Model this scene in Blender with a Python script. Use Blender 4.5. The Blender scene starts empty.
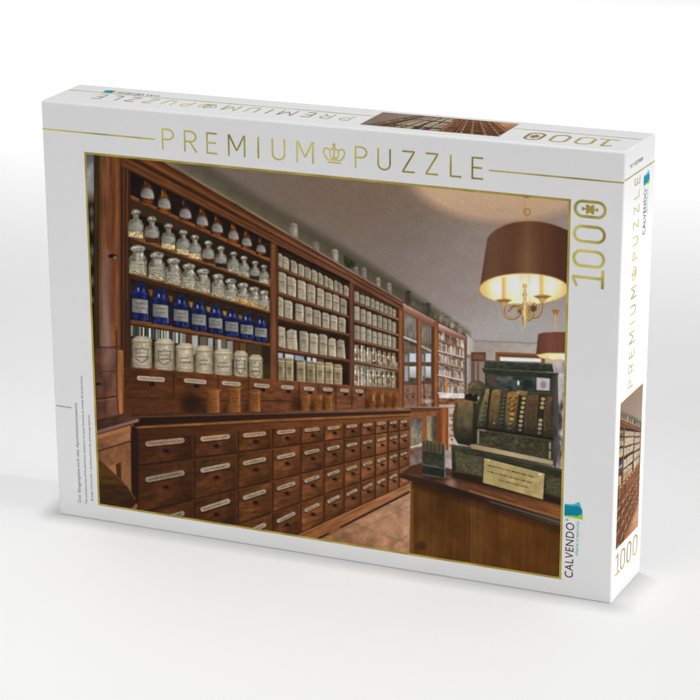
import bpy, bmesh, math, random
import numpy as np
from mathutils import Vector, Matrix

scene = bpy.context.scene

# ---------------------------------------------------------------- camera (metres; the carton's front lower left corner is the origin)
YAW, PITCH, ROLL = 0.40169, 0.31360, -0.00412
cam_data = bpy.data.cameras.new("camera")
cam_data.sensor_width = 36.0
cam_data.lens = 2353.02 / 700 * 36.0
cam_data.clip_start, cam_data.clip_end = 0.05, 100.0
cam = bpy.data.objects.new("camera", cam_data)
scene.collection.objects.link(cam)
fw = Vector((-math.sin(YAW) * math.cos(PITCH), math.cos(YAW) * math.cos(PITCH), -math.sin(PITCH)))
rt = Vector((math.cos(YAW), math.sin(YAW), 0))
up = rt.cross(fw)
r2 = math.cos(ROLL) * rt + math.sin(ROLL) * up
u2 = -math.sin(ROLL) * rt + math.cos(ROLL) * up
cam.matrix_world = Matrix(((r2.x, u2.x, -fw.x, .80138), (r2.y, u2.y, -fw.y, -1.35509), (r2.z, u2.z, -fw.z, .62822), (0, 0, 0, 1)))
scene.camera = cam

# ---------------------------------------------------------------- studio light
world = bpy.data.worlds.new("World")
scene.world = world
world.use_nodes = True
bg = world.node_tree.nodes["Background"]
bg.inputs[0].default_value = (1, 1, 1, 1)
bg.inputs[1].default_value = .49


def lamp(name, loc, target, size, size_y, power, spread=180., col=(1, 1, 1)):
    d = bpy.data.lights.new(name, 'AREA')
    d.shape = 'RECTANGLE'; d.size, d.size_y = size, size_y
    d.energy = power; d.color = col; d.spread = math.radians(spread)
    o = bpy.data.objects.new(name, d)
    scene.collection.objects.link(o)
    o.location = loc
    o.rotation_euler = (Vector(target) - Vector(loc)).to_track_quat('-Z', 'Y').to_euler()
    return o


lamp("rear softbox", (.15, 1.8, 1.5), (.15, 1.8, 0), 4.8, 1.4, 22.0, 75)
lamp("left rear softbox", (-1.0, 1.2, 1.3), (-1.0, 1.2, 0), 1.5, 1.2, 1.33, 70)
lamp("high key", (.2, .2, 6.0), (.2, .2, 0), .3, .3, 6.2, 40)
lamp("overhead softbox", (.2, -.2, 2.0), (.2, 0, 0), 1.5, 1.0, .8)
lamp("overhead strip", (0, -.4, 1.8), (0, -.4, 0), 1.2, .3, .5, 30)
lamp("right spot", (1.5, .05, .3), (.4, .03, .13), .5, .3, .52, 20)
lamp("front fill", (-.3, -2.5, 1.2), (.2, 0, .15), 1.0, 1.0, 1.65, 60)
scene.view_settings.view_transform = 'Standard'
scene.view_settings.look = 'None'
scene.view_settings.exposure = 0.0
scene.view_settings.gamma = 1.0
scene.cycles.use_denoising = True
scene.cycles.max_bounces = 8
scene.cycles.diffuse_bounces = 5


# ---------------------------------------------------------------- materials
def material(name, col, rough=.5, metal=0., spec=.5):
    m = bpy.data.materials.new(name)
    m.use_nodes = True
    b = m.node_tree.nodes["Principled BSDF"]
    b.inputs["Base Color"].default_value = (*col, 1)
    b.inputs["Roughness"].default_value = rough
    b.inputs["Metallic"].default_value = metal
    b.inputs["Specular IOR Level"].default_value = spec
    return m, m.node_tree.nodes, m.node_tree.links, b


def srgb(*c):
    c = [v / 255 for v in c]
    return tuple(v / 12.92 if v <= .04045 else ((v + .055) / 1.055) ** 2.4 for v in c)


def noise_mix(n, l, b, c0, c1, scale, lo=.35, hi=.65, detail=4.):
    tc = n.new("ShaderNodeTexCoord")
    nz = n.new("ShaderNodeTexNoise"); nz.inputs["Scale"].default_value = scale; nz.inputs["Detail"].default_value = detail
    rp = n.new("ShaderNodeValToRGB")
    rp.color_ramp.elements[0].position, rp.color_ramp.elements[1].position = lo, hi
    rp.color_ramp.elements[0].color, rp.color_ramp.elements[1].color = (*c0, 1), (*c1, 1)
    l.new(tc.outputs["Object"], nz.inputs["Vector"]); l.new(nz.outputs["Fac"], rp.inputs["Fac"])
    l.new(rp.outputs["Color"], b.inputs["Base Color"])
    return tc, nz


def bump(n, l, b, tc, scale, strength, dist):
    nz = n.new("ShaderNodeTexNoise"); nz.inputs["Scale"].default_value = scale; nz.inputs["Detail"].default_value = 5.
    bp = n.new("ShaderNodeBump"); bp.inputs["Strength"].default_value = strength; bp.inputs["Distance"].default_value = dist
    l.new(tc.outputs["Object"], nz.inputs["Vector"]); l.new(nz.outputs["Fac"], bp.inputs["Height"]); l.new(bp.outputs["Normal"], b.inputs["Normal"])


CARD, n, l, b = material("white coated card", (.8, .8, .8), .42, 0, .3)
tc, _ = noise_mix(n, l, b, (.765, .765, .765), (.79, .79, .79), 14.)
bump(n, l, b, tc, 90., .10, .001)
SWEEP, n, l, b = material("white studio floor", (.8, .8, .8), .55, 0, .3)
noise_mix(n, l, b, (.815, .815, .815), (.825, .825, .825), 3.)
GOLD, n, l, b = material("gold ink", srgb(150, 130, 40), .42, .15, .4)
noise_mix(n, l, b, srgb(138, 120, 26), srgb(216, 202, 104), 30., .36, .66, 2.)
OLIVE, n, l, b = material("gold border ink", srgb(150, 130, 30), .4, .2, .5)
noise_mix(n, l, b, srgb(156, 134, 36), srgb(192, 172, 72), 60., .4, .7, 6.)
BROWN, n, l, b = material("dark brown ink", srgb(82, 50, 44), .6, 0, .12)
noise_mix(n, l, b, srgb(82, 50, 46), srgb(96, 62, 56), 80.)
GREY, n, l, b = material("grey ink", srgb(110, 110, 112), .6, 0, .12)
noise_mix(n, l, b, srgb(104, 104, 106), srgb(128, 128, 130), 80.)
TEAL, n, l, b = material("teal ink", srgb(0, 128, 160), .6, 0, .12)
noise_mix(n, l, b, srgb(0, 128, 158), srgb(4, 138, 166), 80.)
AQUA, n, l, b = material("pale teal ink", srgb(70, 175, 185), .6, 0, .12)
noise_mix(n, l, b, srgb(74, 170, 178), srgb(84, 182, 188), 80.)
LIME, n, l, b = material("lime ink", srgb(150, 200, 20), .6, 0, .12)
noise_mix(n, l, b, srgb(146, 196, 20), srgb(158, 206, 32), 80.)
PRINT, n, l, b = material("four colour print", (.3, .3, .3), .6, 0, .12)
at_ = n.new("ShaderNodeAttribute"); at_.attribute_name = "ink"
l.new(at_.outputs["Color"], b.inputs["Base Color"])


# ---------------------------------------------------------------- helpers
def link(name, mesh, mat, parent=None):
    mesh.materials.append(mat)
    o = bpy.data.objects.new(name, mesh)
    scene.collection.objects.link(o)
    if parent: o.parent = parent
    return o


W, D, H = .409186, .057978, .300
XL, XR = -.0027, W + .0023          # the back of the carton is a little wider than its front


def front(u, v, h=0.):              # all three in millimetres: along, up, proud of the card
    return (u / 1e3, -h / 1e3, v / 1e3)


def side(u, v, h=0.):
    return (W + (XR - W) * u / 1e3 / D + h / 1e3, u / 1e3, v / 1e3)


def top(u, v, h=0.):
    return (u / 1e3, v / 1e3, H + h / 1e3)


# ---------------------------------------------------------------- setting: a white floor that sweeps up behind the carton
def sweep():
    prof = [(-6., 0.)] + [(y, 0.) for y in np.linspace(-5, 5.0 - .02, 24)]
    for k in range(25):
        a = math.radians(90 * k / 24)
        prof.append((5.0 + .50 * math.sin(a), .50 * (1 - math.cos(a))))
    prof += [(5.0 + .50, z) for z in np.linspace(.50 + .05, 4., 20)]
    xs = np.linspace(-6, 6, 41)
    vs = [(x, y, z) for x in xs for y, z in prof]
    n_ = len(prof)
    fs = [(i * n_ + j, (i + 1) * n_ + j, (i + 1) * n_ + j + 1, i * n_ + j + 1) for i in range(len(xs) - 1) for j in range(n_ - 1)]
    me = bpy.data.meshes.new("floor")
    me.from_pydata(vs, [], fs); me.update()
    for p in me.polygons: p.use_smooth = True
    o = link("floor", me, SWEEP)
    o["kind"] = "structure"


sweep()

# ---------------------------------------------------------------- the carton
box = bpy.data.objects.new("puzzle_box", None)
scene.collection.objects.link(box)
box["label"] = "white cardboard jigsaw puzzle box standing upright, gold lettering around a photo of an old pharmacy"
box["category"] = "puzzle box"


def carton():
    bm = bmesh.new()
    nx = 12
    co = [(0, 0, 0), (W, 0, 0), (XR, D, 0), (XL, D, 0), (0, 0, H), (W, 0, H), (XR, D, H), (XL, D, H)]
    v = [bm.verts.new(c) for c in co]
    for f in ((3, 2, 1, 0), (4, 5, 6, 7), (0, 1, 5, 4), (1, 2, 6, 5), (2, 3, 7, 6), (3, 0, 4, 7)):
        bm.faces.new([v[i] for i in f])
    bmesh.ops.recalc_face_normals(bm, faces=bm.faces)
    bmesh.ops.bevel(bm, geom=list(bm.edges), offset=.0016, segments=4, profile=.5, affect='EDGES')
    me = bpy.data.meshes.new("carton"); bm.to_mesh(me); bm.free()
    for p in me.polygons: p.use_smooth = p.area < 2e-3
    return link("carton", me, CARD, box)


carton()

# ---------------------------------------------------------------- the printed picture
# The picture on the lid is ink on card: a flat print.  It is drafted on a sheet ruled in drafting units and
# inked cell by cell into a fine mesh lying on the card.
def hash2(ix, iy, seed):
    h = (ix.astype(np.int64) * 374761393 + iy.astype(np.int64) * 668265263 + seed * 974634777) & 0xffffffff
    h = ((h ^ (h >> 13)) * 1274126177) & 0xffffffff
    return ((h ^ (h >> 16)) & 0xffff) / 65535.0


def vnoise(x, y, seed=0):
    ix, iy = np.floor(x), np.floor(y)
    fx, fy = x - ix, y - iy
    fx, fy = fx * fx * (3 - 2 * fx), fy * fy * (3 - 2 * fy)
    a, b = hash2(ix, iy, seed), hash2(ix + 1, iy, seed)
    c, d = hash2(ix, iy + 1, seed), hash2(ix + 1, iy + 1, seed)
    return (a + (b - a) * fx) * (1 - fy) + (c + (d - c) * fx) * fy - 0.5


def fbm(x, y, seed=0, n=3):
    r, a = 0, 1.0
    for k in range(n):
        r = r + a * vnoise(x * 2 ** k, y * 2 ** k, seed + 17 * k)
        a *= .55
    return r


def A(c):
    return np.asarray(c, float)


def ev(col, x, y):
    return col(x, y) if callable(col) else np.broadcast_to(A(col), x.shape + (3,))


def lin(p0, c0, p1, c1, *more):
    """a run of colours along the line p0-p1 (more: (t, colour) stops in between)"""
    stops = sorted([(0., c0), (1., c1)] + list(more), key=lambda s: s[0])
    ts = [s[0] for s in stops]; cs = A([s[1] for s in stops])
    d = A(p1) - A(p0); L = d @ d

    def f(x, y):
        t = ((x - p0[0]) * d[0] + (y - p0[1]) * d[1]) / L
        return np.stack([np.interp(t, ts, cs[:, k]) for k in range(3)], -1)
    return f


def grain(col, sx, sy, amp, seed=0, ang=0., n=3):
    ca, sa = math.cos(ang), math.sin(ang)

    def f(x, y):
        u, v = x * ca + y * sa, -x * sa + y * ca
        return ev(col, x, y) * (1 + amp * fbm(u / sx, v / sy, seed, n))[..., None]
    return f


class Sheet:
    """nx * ny ink cells; H takes a cell (i, j) to drafting units"""
    def __init__(s, nx, ny, H):
        s.nx, s.ny, s.H, s.Hi = nx, ny, H, np.linalg.inv(H)
        i, j = np.meshgrid(np.arange(nx), np.arange(ny))
        w = H[2, 0] * i + H[2, 1] * j + H[2, 2]
        s.X = (H[0, 0] * i + H[0, 1] * j + H[0, 2]) / w
        s.Y = (H[1, 0] * i + H[1, 1] * j + H[1, 2]) / w
        s.C = np.zeros((ny, nx, 3))

    def win(s, x0, x1, y0, y1):
        q = s.Hi @ A([[x0, x1, x1, x0], [y0, y0, y1, y1], [1, 1, 1, 1]])
        q = q[:2] / q[2]
        a, b = int(max(0, math.floor(q[0].min()))), int(min(s.nx, math.ceil(q[0].max()) + 1))
        c, d = int(max(0, math.floor(q[1].min()))), int(min(s.ny, math.ceil(q[1].max()) + 1))
        return (slice(c, d), slice(a, b)) if a < b and c < d else None

    def put(s, w, cov, col):
        x, y = s.X[w], s.Y[w]
        s.C[w] += (ev(col, x, y) - s.C[w]) * cov[..., None]

    def poly(s, pts, col, a=1., soft=.8):
        p = A(pts)
        w = s.win(p[:, 0].min() - soft, p[:, 0].max() + soft, p[:, 1].min() - soft, p[:, 1].max() + soft)
        if w is None: return
        x, y = s.X[w], s.Y[w]
        ins = np.zeros(x.shape, bool); dm = np.full(x.shape, 1e9)
        for (ax, ay), (bx, by) in zip(p, np.roll(p, -1, 0)):
            ex, ey = bx - ax, by - ay
            t = np.clip(((x - ax) * ex + (y - ay) * ey) / max(ex * ex + ey * ey, 1e-9), 0, 1)
            dm = np.minimum(dm, (x - ax - t * ex) ** 2 + (y - ay - t * ey) ** 2)
            if ay != by:
                ins ^= ((ay > y) != (by > y)) & (x < ex * (y - ay) / ey + ax)
        sd = np.sqrt(dm) * np.where(ins, -1, 1)
        s.put(w, a * np.clip(.5 - sd / soft, 0, 1), col)

    def rect(s, x0, x1, y0, y1, col, a=1., soft=.8):
        s.poly([(x0, y0), (x1, y0), (x1, y1), (x0, y1)], col, a, soft)

    def ell(s, cx, cy, rx, ry, col, a=1., soft=.8):
        w = s.win(cx - rx - soft, cx + rx + soft, cy - ry - soft, cy + ry + soft)
        if w is None: return
        x, y = s.X[w], s.Y[w]
        r = np.sqrt(((x - cx) / rx) ** 2 + ((y - cy) / ry) ** 2)
        s.put(w, a * np.clip(.5 - (r - 1) * min(rx, ry) / soft, 0, 1), col)

    def line(s, pts, wd, col, a=1., soft=.8):
        p = A(pts)
        m = wd / 2 + soft
        w = s.win(p[:, 0].min() - m, p[:, 0].max() + m, p[:, 1].min() - m, p[:, 1].max() + m)
        if w is None: return
        x, y = s.X[w], s.Y[w]
        dm = np.full(x.shape, 1e9)
        for (ax, ay), (bx, by) in zip(p[:-1], p[1:]):
            ex, ey = bx - ax, by - ay
            t = np.clip(((x - ax) * ex + (y - ay) * ey) / max(ex * ex + ey * ey, 1e-9), 0, 1)
            dm = np.minimum(dm, (x - ax - t * ex) ** 2 + (y - ay - t * ey) ** 2)
        s.put(w, a * np.clip(.5 - (np.sqrt(dm) - wd / 2) / soft, 0, 1), col)


VX, VY = 575., 407.


def paint(S):
    R = random.Random(5)
    U = R.uniform

    def at(x, xs, ys):
        return float(np.interp(x, xs, ys))

    def seg(x, p, q):
        return p[1] + (x - p[0]) * (q[1] - p[1]) / (q[0] - p[0])

    def vary(c, k):
        f = 1 + U(-k, k)
        return tuple(v * f for v in c)

    def scribble(x0, x1, y0, y1, col, n=3, wd=.5, a=.7, slope=0.):
        """a line of writing too small to read: short strokes of uneven weight"""
        x, ym, h = x0, (y0 + y1) / 2, max(.5, abs(y1 - y0) * .5)
        while x < x1:
            w_ = U(.7, 1.8); y = ym + slope * (x - x0) + U(-.15, .15)
            S.line([(x, y), (min(x + w_, x1), y + slope * w_)], wd * U(.7, 1.3), col, a * U(.45, .9), .8)
            if R.random() < .4: S.line([(x + w_ * .5, y - h * U(.4, 1)), (x + w_ * .5, y + h * .4)], wd * .6, col, a * .6, .7)
            x += w_ + U(.15, .6)

    # ---- ceiling, wall above the cupboards, back of the room
    big = (60, 600, 130, 600)
    S.rect(*big, grain(lin((300, 190), (120, 104, 95), (500, 335), (166, 157, 154), (.45, (130, 115, 108)), (.8, (153, 139, 134))), 14, 10, .03, 3))
    S.ell(370, 185, 80, 45, (126, 101, 80), .55, 60)
    S.ell(560, 255, 70, 45, (142, 112, 96), .5, 50)
    S.ell(505, 170, 99, 55, (150, 122, 98), .6, 16)
    S.ell(505, 170, 95, 52, lin((505, 165), (208, 170, 140), (505, 222), (186, 152, 126)), 1, 9)
    S.ell(505, 330, 60, 14, (168, 164, 162), .5, 14)
    S.poly([(473, 250), (480, 249), (487, 262), (470, 262)], (170, 140, 115), .12, 6)
    S.poly([(150, 128), (190, 157), (270, 207), (334, 243), (408, 290), (468, 333), (468, 345), (402, 305), (270, 226), (130, 140)],
           grain(lin((300, 225), (78, 70, 57), (291, 239), (118, 108, 90)), 8, 8, .08, 4), 1, 9)
    S.poly([(120, 100), (196, 158), (350, 250), (408, 291), (400, 300), (160, 158)], (88, 80, 64), .5, 10)
    # back wall
    S.poly([(466, 333), (474, 340.5), (535, 343.5), (575, 345), (575, 420), (462, 420)],
           grain(lin((475, 345), (158, 146, 138), (560, 400), (188, 178, 172)), 8, 8, .05, 6), 1, 1.6)
    S.line([(474, 340.5), (535, 343.3), (575, 345)], 1.2, (128, 116, 108), .7, 1.5)
    S.poly([(466, 334), (474, 341), (474, 405), (466, 405)], lin((466, 0), (196, 186, 174), (474, 0), (170, 160, 150)))
    S.rect(468, 471.5, 357, 395, (120, 130, 140), .6)
    S.rect(466, 474, 354.5, 358, (150, 100, 66), .8)
    S.rect(471, 486, 352, 382, (112, 84, 74), 1)
    S.rect(471.5, 485, 352.5, 361, grain((98, 62, 48), 3, 1, .3, 8), 1)
    S.rect(473, 484, 354.2, 359, (128, 84, 62), .9)
    S.rect(475, 485, 361.5, 382, (152, 128, 118), .9)
    S.rect(477, 479, 362, 382, (96, 70, 60), .8)
    S.poly([(495.5, 351.8), (545, 354), (545, 364), (495.5, 362)], (132, 88, 60), 1)
    S.poly([(497, 354), (545, 356), (545, 358), (497, 356)], (100, 62, 42), .8)
    S.poly([(500, 357), (541, 358.6), (541, 362), (500, 361)], (238, 236, 232), 1, 1.4)

    # ---- tall cupboards: body
    S.poly([(101, 120), (130, 140), (402, 301), (402, 412), (101, 425)], (70, 41, 26), 1)
    top = lambda x: 163 + .593 * (x - 170)
    xs_b, ys_b = [100, 131, 170, 270, 349, 399, 404], [157, 172, 190.5, 241.5, 281.5, 308.5, 311]
    bot = lambda x: at(x, xs_b, ys_b)

    # left panel of the front cupboard
    S.rect(80, 131, 140, 430, (64, 38, 24))
    S.rect(84, 96, 150, 352, lin((0, 158), (96, 96, 98), (0, 216), (26, 20, 17), (.25, (128, 130, 134)), (.55, (138, 138, 140)), (.7, (98, 88, 82)), (.82, (30, 24, 20))))
    S.poly([(86, 172), (92, 163), (93, 168), (87, 190)], (170, 174, 180), .55, 4)
    for y in (212, 226, 251, 262, 281, 300, 322):
        S.ell(91.5 + U(-1, 1), y, 2, U(3, 6), (132, 124, 112), .65, 2.5)
    S.rect(94, 101.5, 150, 346.5, grain(lin((94, 0), (36, 26, 14), (101.5, 0), (74, 52, 26), (.35, (70, 50, 24)), (.5, (38, 27, 14)), (.75, (84, 60, 30))), 1.5, 40, .3, 9))
    panel = lin((101, 0), (96, 57, 39), (120.5, 0), (98, 54, 32), (.25, (118, 70, 48)), (.55, (104, 58, 38)), (.82, (126, 74, 44)), (.95, (84, 44, 26)))
    S.rect(101, 120.5, 145, 420, grain(panel, 3, 26, .34, 10))
    S.ell(106.5, 315, 5, 58, (158, 128, 126), .62, 6)
    S.ell(104, 280, 4, 30, (140, 100, 90), .35, 5)
    S.ell(111, 290, 5, 28, (86, 44, 32), .4, 6)
    S.rect(118.2, 119.6, 150, 345, (146, 88, 54), .55, 1.6)
    car = lin((120.5, 0), (88, 50, 32), (131.5, 0), (70, 40, 26), (.12, (48, 26, 17)), (.3, (92, 52, 34)), (.45, (50, 27, 18)), (.62, (96, 56, 38)), (.8, (46, 24, 16)), (.92, (92, 54, 36)))
    S.rect(120.5, 131.5, 150, 416, grain(car, 2, 30, .22, 11))
    S.poly([(112, 140), (131, 172), (131, 150), (128, 140)], (58, 32, 20), .6, 5)
    # below the glass: lower panel with its knob, pilaster foot
    S.poly([(94.5, 346.5), (117, 346.5), (119, 400), (119.5, 414), (96, 420)], grain(lin((96, 0), (84, 50, 38), (118, 0), (116, 78, 66), (.4, (98, 60, 48))), 5, 12, .3, 12))
    S.rect(96, 117, 346.5, 348, (44, 26, 18), .8, 1.4)
    S.ell(107, 356, 5, 12, (150, 124, 124), .45, 8)
    S.line([(97, 372), (116, 371)], .9, (66, 38, 28), .8)
    S.line([(96, 399), (118, 396)], 1.4, (54, 30, 22), .85)
    S.line([(97, 401), (118, 398)], 1, (140, 104, 92), .5)
    S.poly([(116.5, 350), (123.5, 350), (124, 398), (126, 412), (119, 415), (117.5, 400)], grain(lin((116.5, 0), (112, 64, 38), (124, 0), (126, 74, 44), (.5, (168, 104, 64))), 2, 20, .2, 13))
    S.line([(116.5, 330), (117, 398), (119, 414)], 1, (48, 26, 17), .8)
    S.rect(124, 131.5, 366, 415, (76, 43, 27), 1)
    S.line([(127, 300), (127.5, 410)], 1.2, (44, 24, 16), .7)
    S.ell(112.5, 256, 4.2, 2, (26, 14, 18), 1, 1.4); S.ell(115, 257.5, 1.6, 1.6, (132, 120, 124), .8, 1.2)
    S.ell(99, 384, 3.4, 1.5, (20, 16, 20), 1); S.ell(102, 384.3, 1.8, 1.9, (60, 58, 66), 1)

    # ---- bay 1
    S.poly([(130.5, 172), (270.5, 241.5), (270.5, 380), (130.5, 368)], grain(lin((0, 180), (26, 16, 12), (0, 370), (52, 38, 24)), 12, 5, .5, 20))
    sh1 = [((131, 195), (270, 258.5)), ((131, 234.5), (270, 284)), ((131, 271), (270, 310)), ((131, 318.5), (270, 343))]

    def shelf(p, q, th0, th1, under, c0=(112, 66, 36), c1=(130, 76, 42), seed=0):
        (x0, y0), (x1, y1) = p, q
        S.poly([p, q, (x1, y1 + th1 + under * .8), (x0, y0 + th0 + under)], lin((0, (y0 + y1) / 2), (62, 43, 27), (0, (y0 + y1) / 2 + 12), (44, 31, 20)), .95)
        S.poly([p, q, (x1, y1 + th1), (x0, y0 + th0)], grain(lin(p, c0, q, c1), 14, 1.6, .32, 30 + seed))
        S.line([(x0, y0 + th0 * .25), (x1, y1 + th1 * .25)], .9, (168, 110, 66), .45)
        S.line([(x0, y0 + th0), (x1, y1 + th1)], .8, (38, 22, 14), .7)
    for k, (p, q) in enumerate(sh1):
        shelf(p, q, (4.4, 4.4, 4.0, 5.4)[k], (3.8, 3.6, 3.4, 3.4)[k], (11, 5, 3.5, 2)[k], seed=k)
    # light and green at the glass behind the jars
    x = 131.
    while x < 181:
        w_ = U(1.2, 2.6)
        S.rect(x, x + w_, seg(x, (131, 325.5), (270, 347)), seg(x, (131, 336), (270, 358)), vary((176, 186, 176), .2) if R.random() < .62 else (70, 84, 78), .9)
        x += w_ + U(.6, 1.8)
    for x0, x1, c in ((181, 186, (150, 148, 140)), (187, 191, (100, 60, 40)), (192, 198, (196, 200, 196)), (200, 207, (112, 104, 92)), (208, 213, (186, 188, 186)), (215, 226, (124, 112, 98)),
                      (218, 221, (206, 210, 212)), (227, 233, (158, 160, 158)), (234, 239, (98, 58, 36)), (240, 246, (112, 84, 54)), (247, 262, (78, 62, 38)), (262, 270, (46, 34, 20))):
        S.rect(x0, x1, seg(x0, (131, 326), (270, 347.5)), seg(x0, (131, 345), (270, 366)), c, .8, 1.3)

    def base1(x, k):
        return seg(x, *sh1[k])
    # row 1: brown bottles with pale oval labels
    for i, (x, ly) in enumerate(((147, 193.5), (164, 203.5), (185, 213.6), (202, 221), (217, 228), (233.2, 235.4), (246.5, 242), (260.8, 248.8))):
        s = at(x, [131, 270], [1.22, .8]); b = base1(x, 0) + .6
        amb = ((82, 40, 18), (108, 64, 16), (46, 25, 16), (98, 56, 18), (92, 48, 18), (104, 54, 20), (112, 62, 20), (60, 38, 24))[i]
        S.poly([(x - 6.3 * s, b - 1), (x - 6.2 * s, ly - 4 * s), (x - 2.4 * s, ly - 8 * s), (x - 1.8 * s, ly - 13.5 * s), (x + 1.8 * s, ly - 13.5 * s), (x + 2.4 * s, ly - 8 * s), (x + 6.2 * s, ly - 3.5 * s), (x + 6.3 * s, b + 2)],
               grain(lin((x - 6 * s, 0), (34, 18, 10), (x + 6 * s, 0), (54, 28, 12), (.35, amb), (.7, vary(amb, .3))), 3, 3, .5, 40 + i), .95, 1.2)
        S.ell(x, ly - 13.5 * s, 3 * s, 1.5 * s, (92, 58, 36), .8, 1)
        S.ell(x + .3, ly - 16 * s, 2 * s, 2 * s, (70, 40, 24), .8, 1.2)
        S.ell(x - 1.5 * s, ly - 10 * s, .7, 2, (190, 130, 80), .5, 1)
        S.poly([(x - 5 * s, ly + 3 * s), (x - 5.4 * s, ly - .5 * s), (x - 4 * s, ly - 3.6 * s), (x - 1.4 * s, ly - 5 * s), (x + 2 * s, ly - 4.8 * s), (x + 4.6 * s, ly - 2.6 * s), (x + 6 * s, ly + 1.4 * s), (x + 5.8 * s, ly + 4.6 * s), (x + 1 * s, ly + 4.4 * s)],
               lin((x - 5, ly - 4), (88, 78, 73), (x + 4, ly + 3), (166, 162, 159), (.5, (134, 128, 125))), 1, 1.6)
        scribble(x - 3.4 * s, x + 4 * s, ly - 1.4, ly + .4, (84, 78, 78), slope=.3)
        scribble(x - 2.4 * s, x + 3.4 * s, ly + 1.2, ly + 2.4, (96, 90, 90), slope=.3)
        for _ in range(3):
            S.ell(x + U(-5, 5) * s, b - U(0, 2.4), U(.6, 1.5), U(.5, 1.1), (168, 84, 28), .7, 1)
    # row 2: clear bottles, pale labels
    for i, (x, c) in enumerate(((136, 0), (152, 1), (168.5, 0), (183.4, 0), (195, 0), (208.5, 1), (221, 2), (233.6, 3), (244, 3), (255, 2), (264, 3))):
        s = at(x, [131, 270], [1.26, .78]); v = s * 0.8; b = base1(x, 1) + .5
        gl = lin((x - 6 * s, 0), (118, 112, 98), (x + 6 * s, 0), (110, 106, 94), (.3, (104, 99, 86)), (.6, (156, 151, 138)))
        S.poly([(x - 6.2 * s, b), (x - 6.2 * s, b - 13 * v), (x - 5 * s, b - 16.5 * v), (x - 2.3 * s, b - 18 * v), (x - 2.3 * s, b - 23 * v), (x + 2.3 * s, b - 23 * v), (x + 2.3 * s, b - 18 * v), (x + 5 * s, b - 16 * v), (x + 6.2 * s, b - 12 * v), (x + 6.2 * s, b + 2)],
               grain(gl, 2, 4, .4, 60 + i), .9, 1.1)
        S.ell(x, b - 24.6 * v, 3.8 * s, 2.6 * s, grain((150, 146, 130), 1.5, 1.5, .6, 70 + i), .9, 1)
        S.ell(x, b - 22.8 * v, 3.6 * s, 1 * s, (74, 64, 50), .6, .8)
        S.ell(x - .8, b - 25.2 * v, 1, .7, (222, 220, 208), .8, .9)
        fill = ((206, 176, 128), (64, 26, 18), (36, 22, 18), (160, 150, 132))[c]
        S.poly([(x - 5.8 * s, b - .5), (x - 5.8 * s, b - 5.5 * v), (x + 5.8 * s, b - 4.5 * v), (x + 5.8 * s, b + 1.6)], grain(fill, 1.6, 1.6, .6, 80 + i), .9)
        S.ell(x + .2, b - 9.6 * v, 5.3 * s, 4.4 * v, lin((x - 5, 0), (132, 128, 118), (x + 5, 0), (164, 160, 150)), .9, 2)
        scribble(x - 3.6 * s, x + 3.6 * s, b - 11.6 * v, b - 10 * v, (88, 84, 80), slope=.22)
        scribble(x - 3.2 * s, x + 3 * s, b - 8.8 * v, b - 7.6 * v, (104, 98, 92), slope=.22)
        S.rect(x + 7 * s, x + 8.6 * s, b - 6 * v, b + 2, (214, 176, 112), .7 if i % 2 == 0 else .15, 1)
    # row 3: wide-necked glass jars
    for i, (x, c) in enumerate(((138, 0), (157, 0), (173.5, 0), (189, 0), (203, 0), (218.4, 0), (231, 0), (243, 1), (254, 1), (264, 2))):
        s = at(x, [131, 270], [1.24, .78]); v = s * 0.86; b = base1(x, 2) + .8
        g = lin((x - 7 * s, 0), (124, 118, 104), (x + 7 * s, 0), (128, 122, 106), (.2, (88, 82, 68)), (.45, (144, 138, 122)), (.75, (164, 158, 142)), (.9, (110, 104, 88)))
        S.poly([(x - 7.3 * s, b - .5), (x - 7.3 * s, b - 14 * v), (x - 6 * s, b - 17.5 * v), (x - 4.4 * s, b - 19 * v), (x - 4.6 * s, b - 22 * v), (x + 4.6 * s, b - 22 * v), (x + 4.6 * s, b - 18.6 * v), (x + 6.4 * s, b - 16.5 * v), (x + 7.3 * s, b - 13 * v), (x + 7.3 * s, b + 2)],
               grain(g, 1.8, 2.5, .45, 90 + i), 1, 1.1)
        S.ell(x, b - 24 * v, 6 * s, 3 * s, grain((146, 142, 128), 1.5, 1.2, .7, 100 + i), .95, 1)
        S.ell(x, b - 21.2 * v, 5 * s, 1.1 * s, (78, 70, 56), .55, .9)
        S.ell(x - 2 * s, b - 25 * v, 1.5 * s, .8, (228, 226, 216), .75, .9)
        S.ell(x + 3 * s, b - 18 * v, 1, 1.6, (222, 220, 206), .6, 1)
        f = ((158, 148, 122), (196, 140, 74), (150, 120, 82))[c]
        S.poly([(x - 6.8 * s, b - 1), (x - 6.8 * s, b - (5 if c == 0 else 8) * v), (x + 6.8 * s, b - (4 if c == 0 else 7) * v), (x + 6.8 * s, b + 1.4)], grain(f, 1.3, 1.2, .8, 110 + i), .85)
        S.poly([(x - 5.6 * s, b - 5.6 * v), (x - 5.6 * s, b - 12.5 * v), (x + 5.4 * s, b - 11.2 * v), (x + 5.4 * s, b - 3.8 * v)], grain((168, 162, 146), 3, 3, .2, i), .75)
        scribble(x - 4 * s, x + 4 * s, b - 10.4 * v, b - 8.8 * v, (70, 64, 58), slope=.12, wd=.7)
        scribble(x - 3.6 * s, x + 3.6 * s, b - 7.4 * v, b - 6 * v, (92, 84, 74), slope=.12)
        S.ell(x + U(-2, 2), b - 3 * v, 1, .8, (214, 176, 110), .6, 1)
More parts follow.
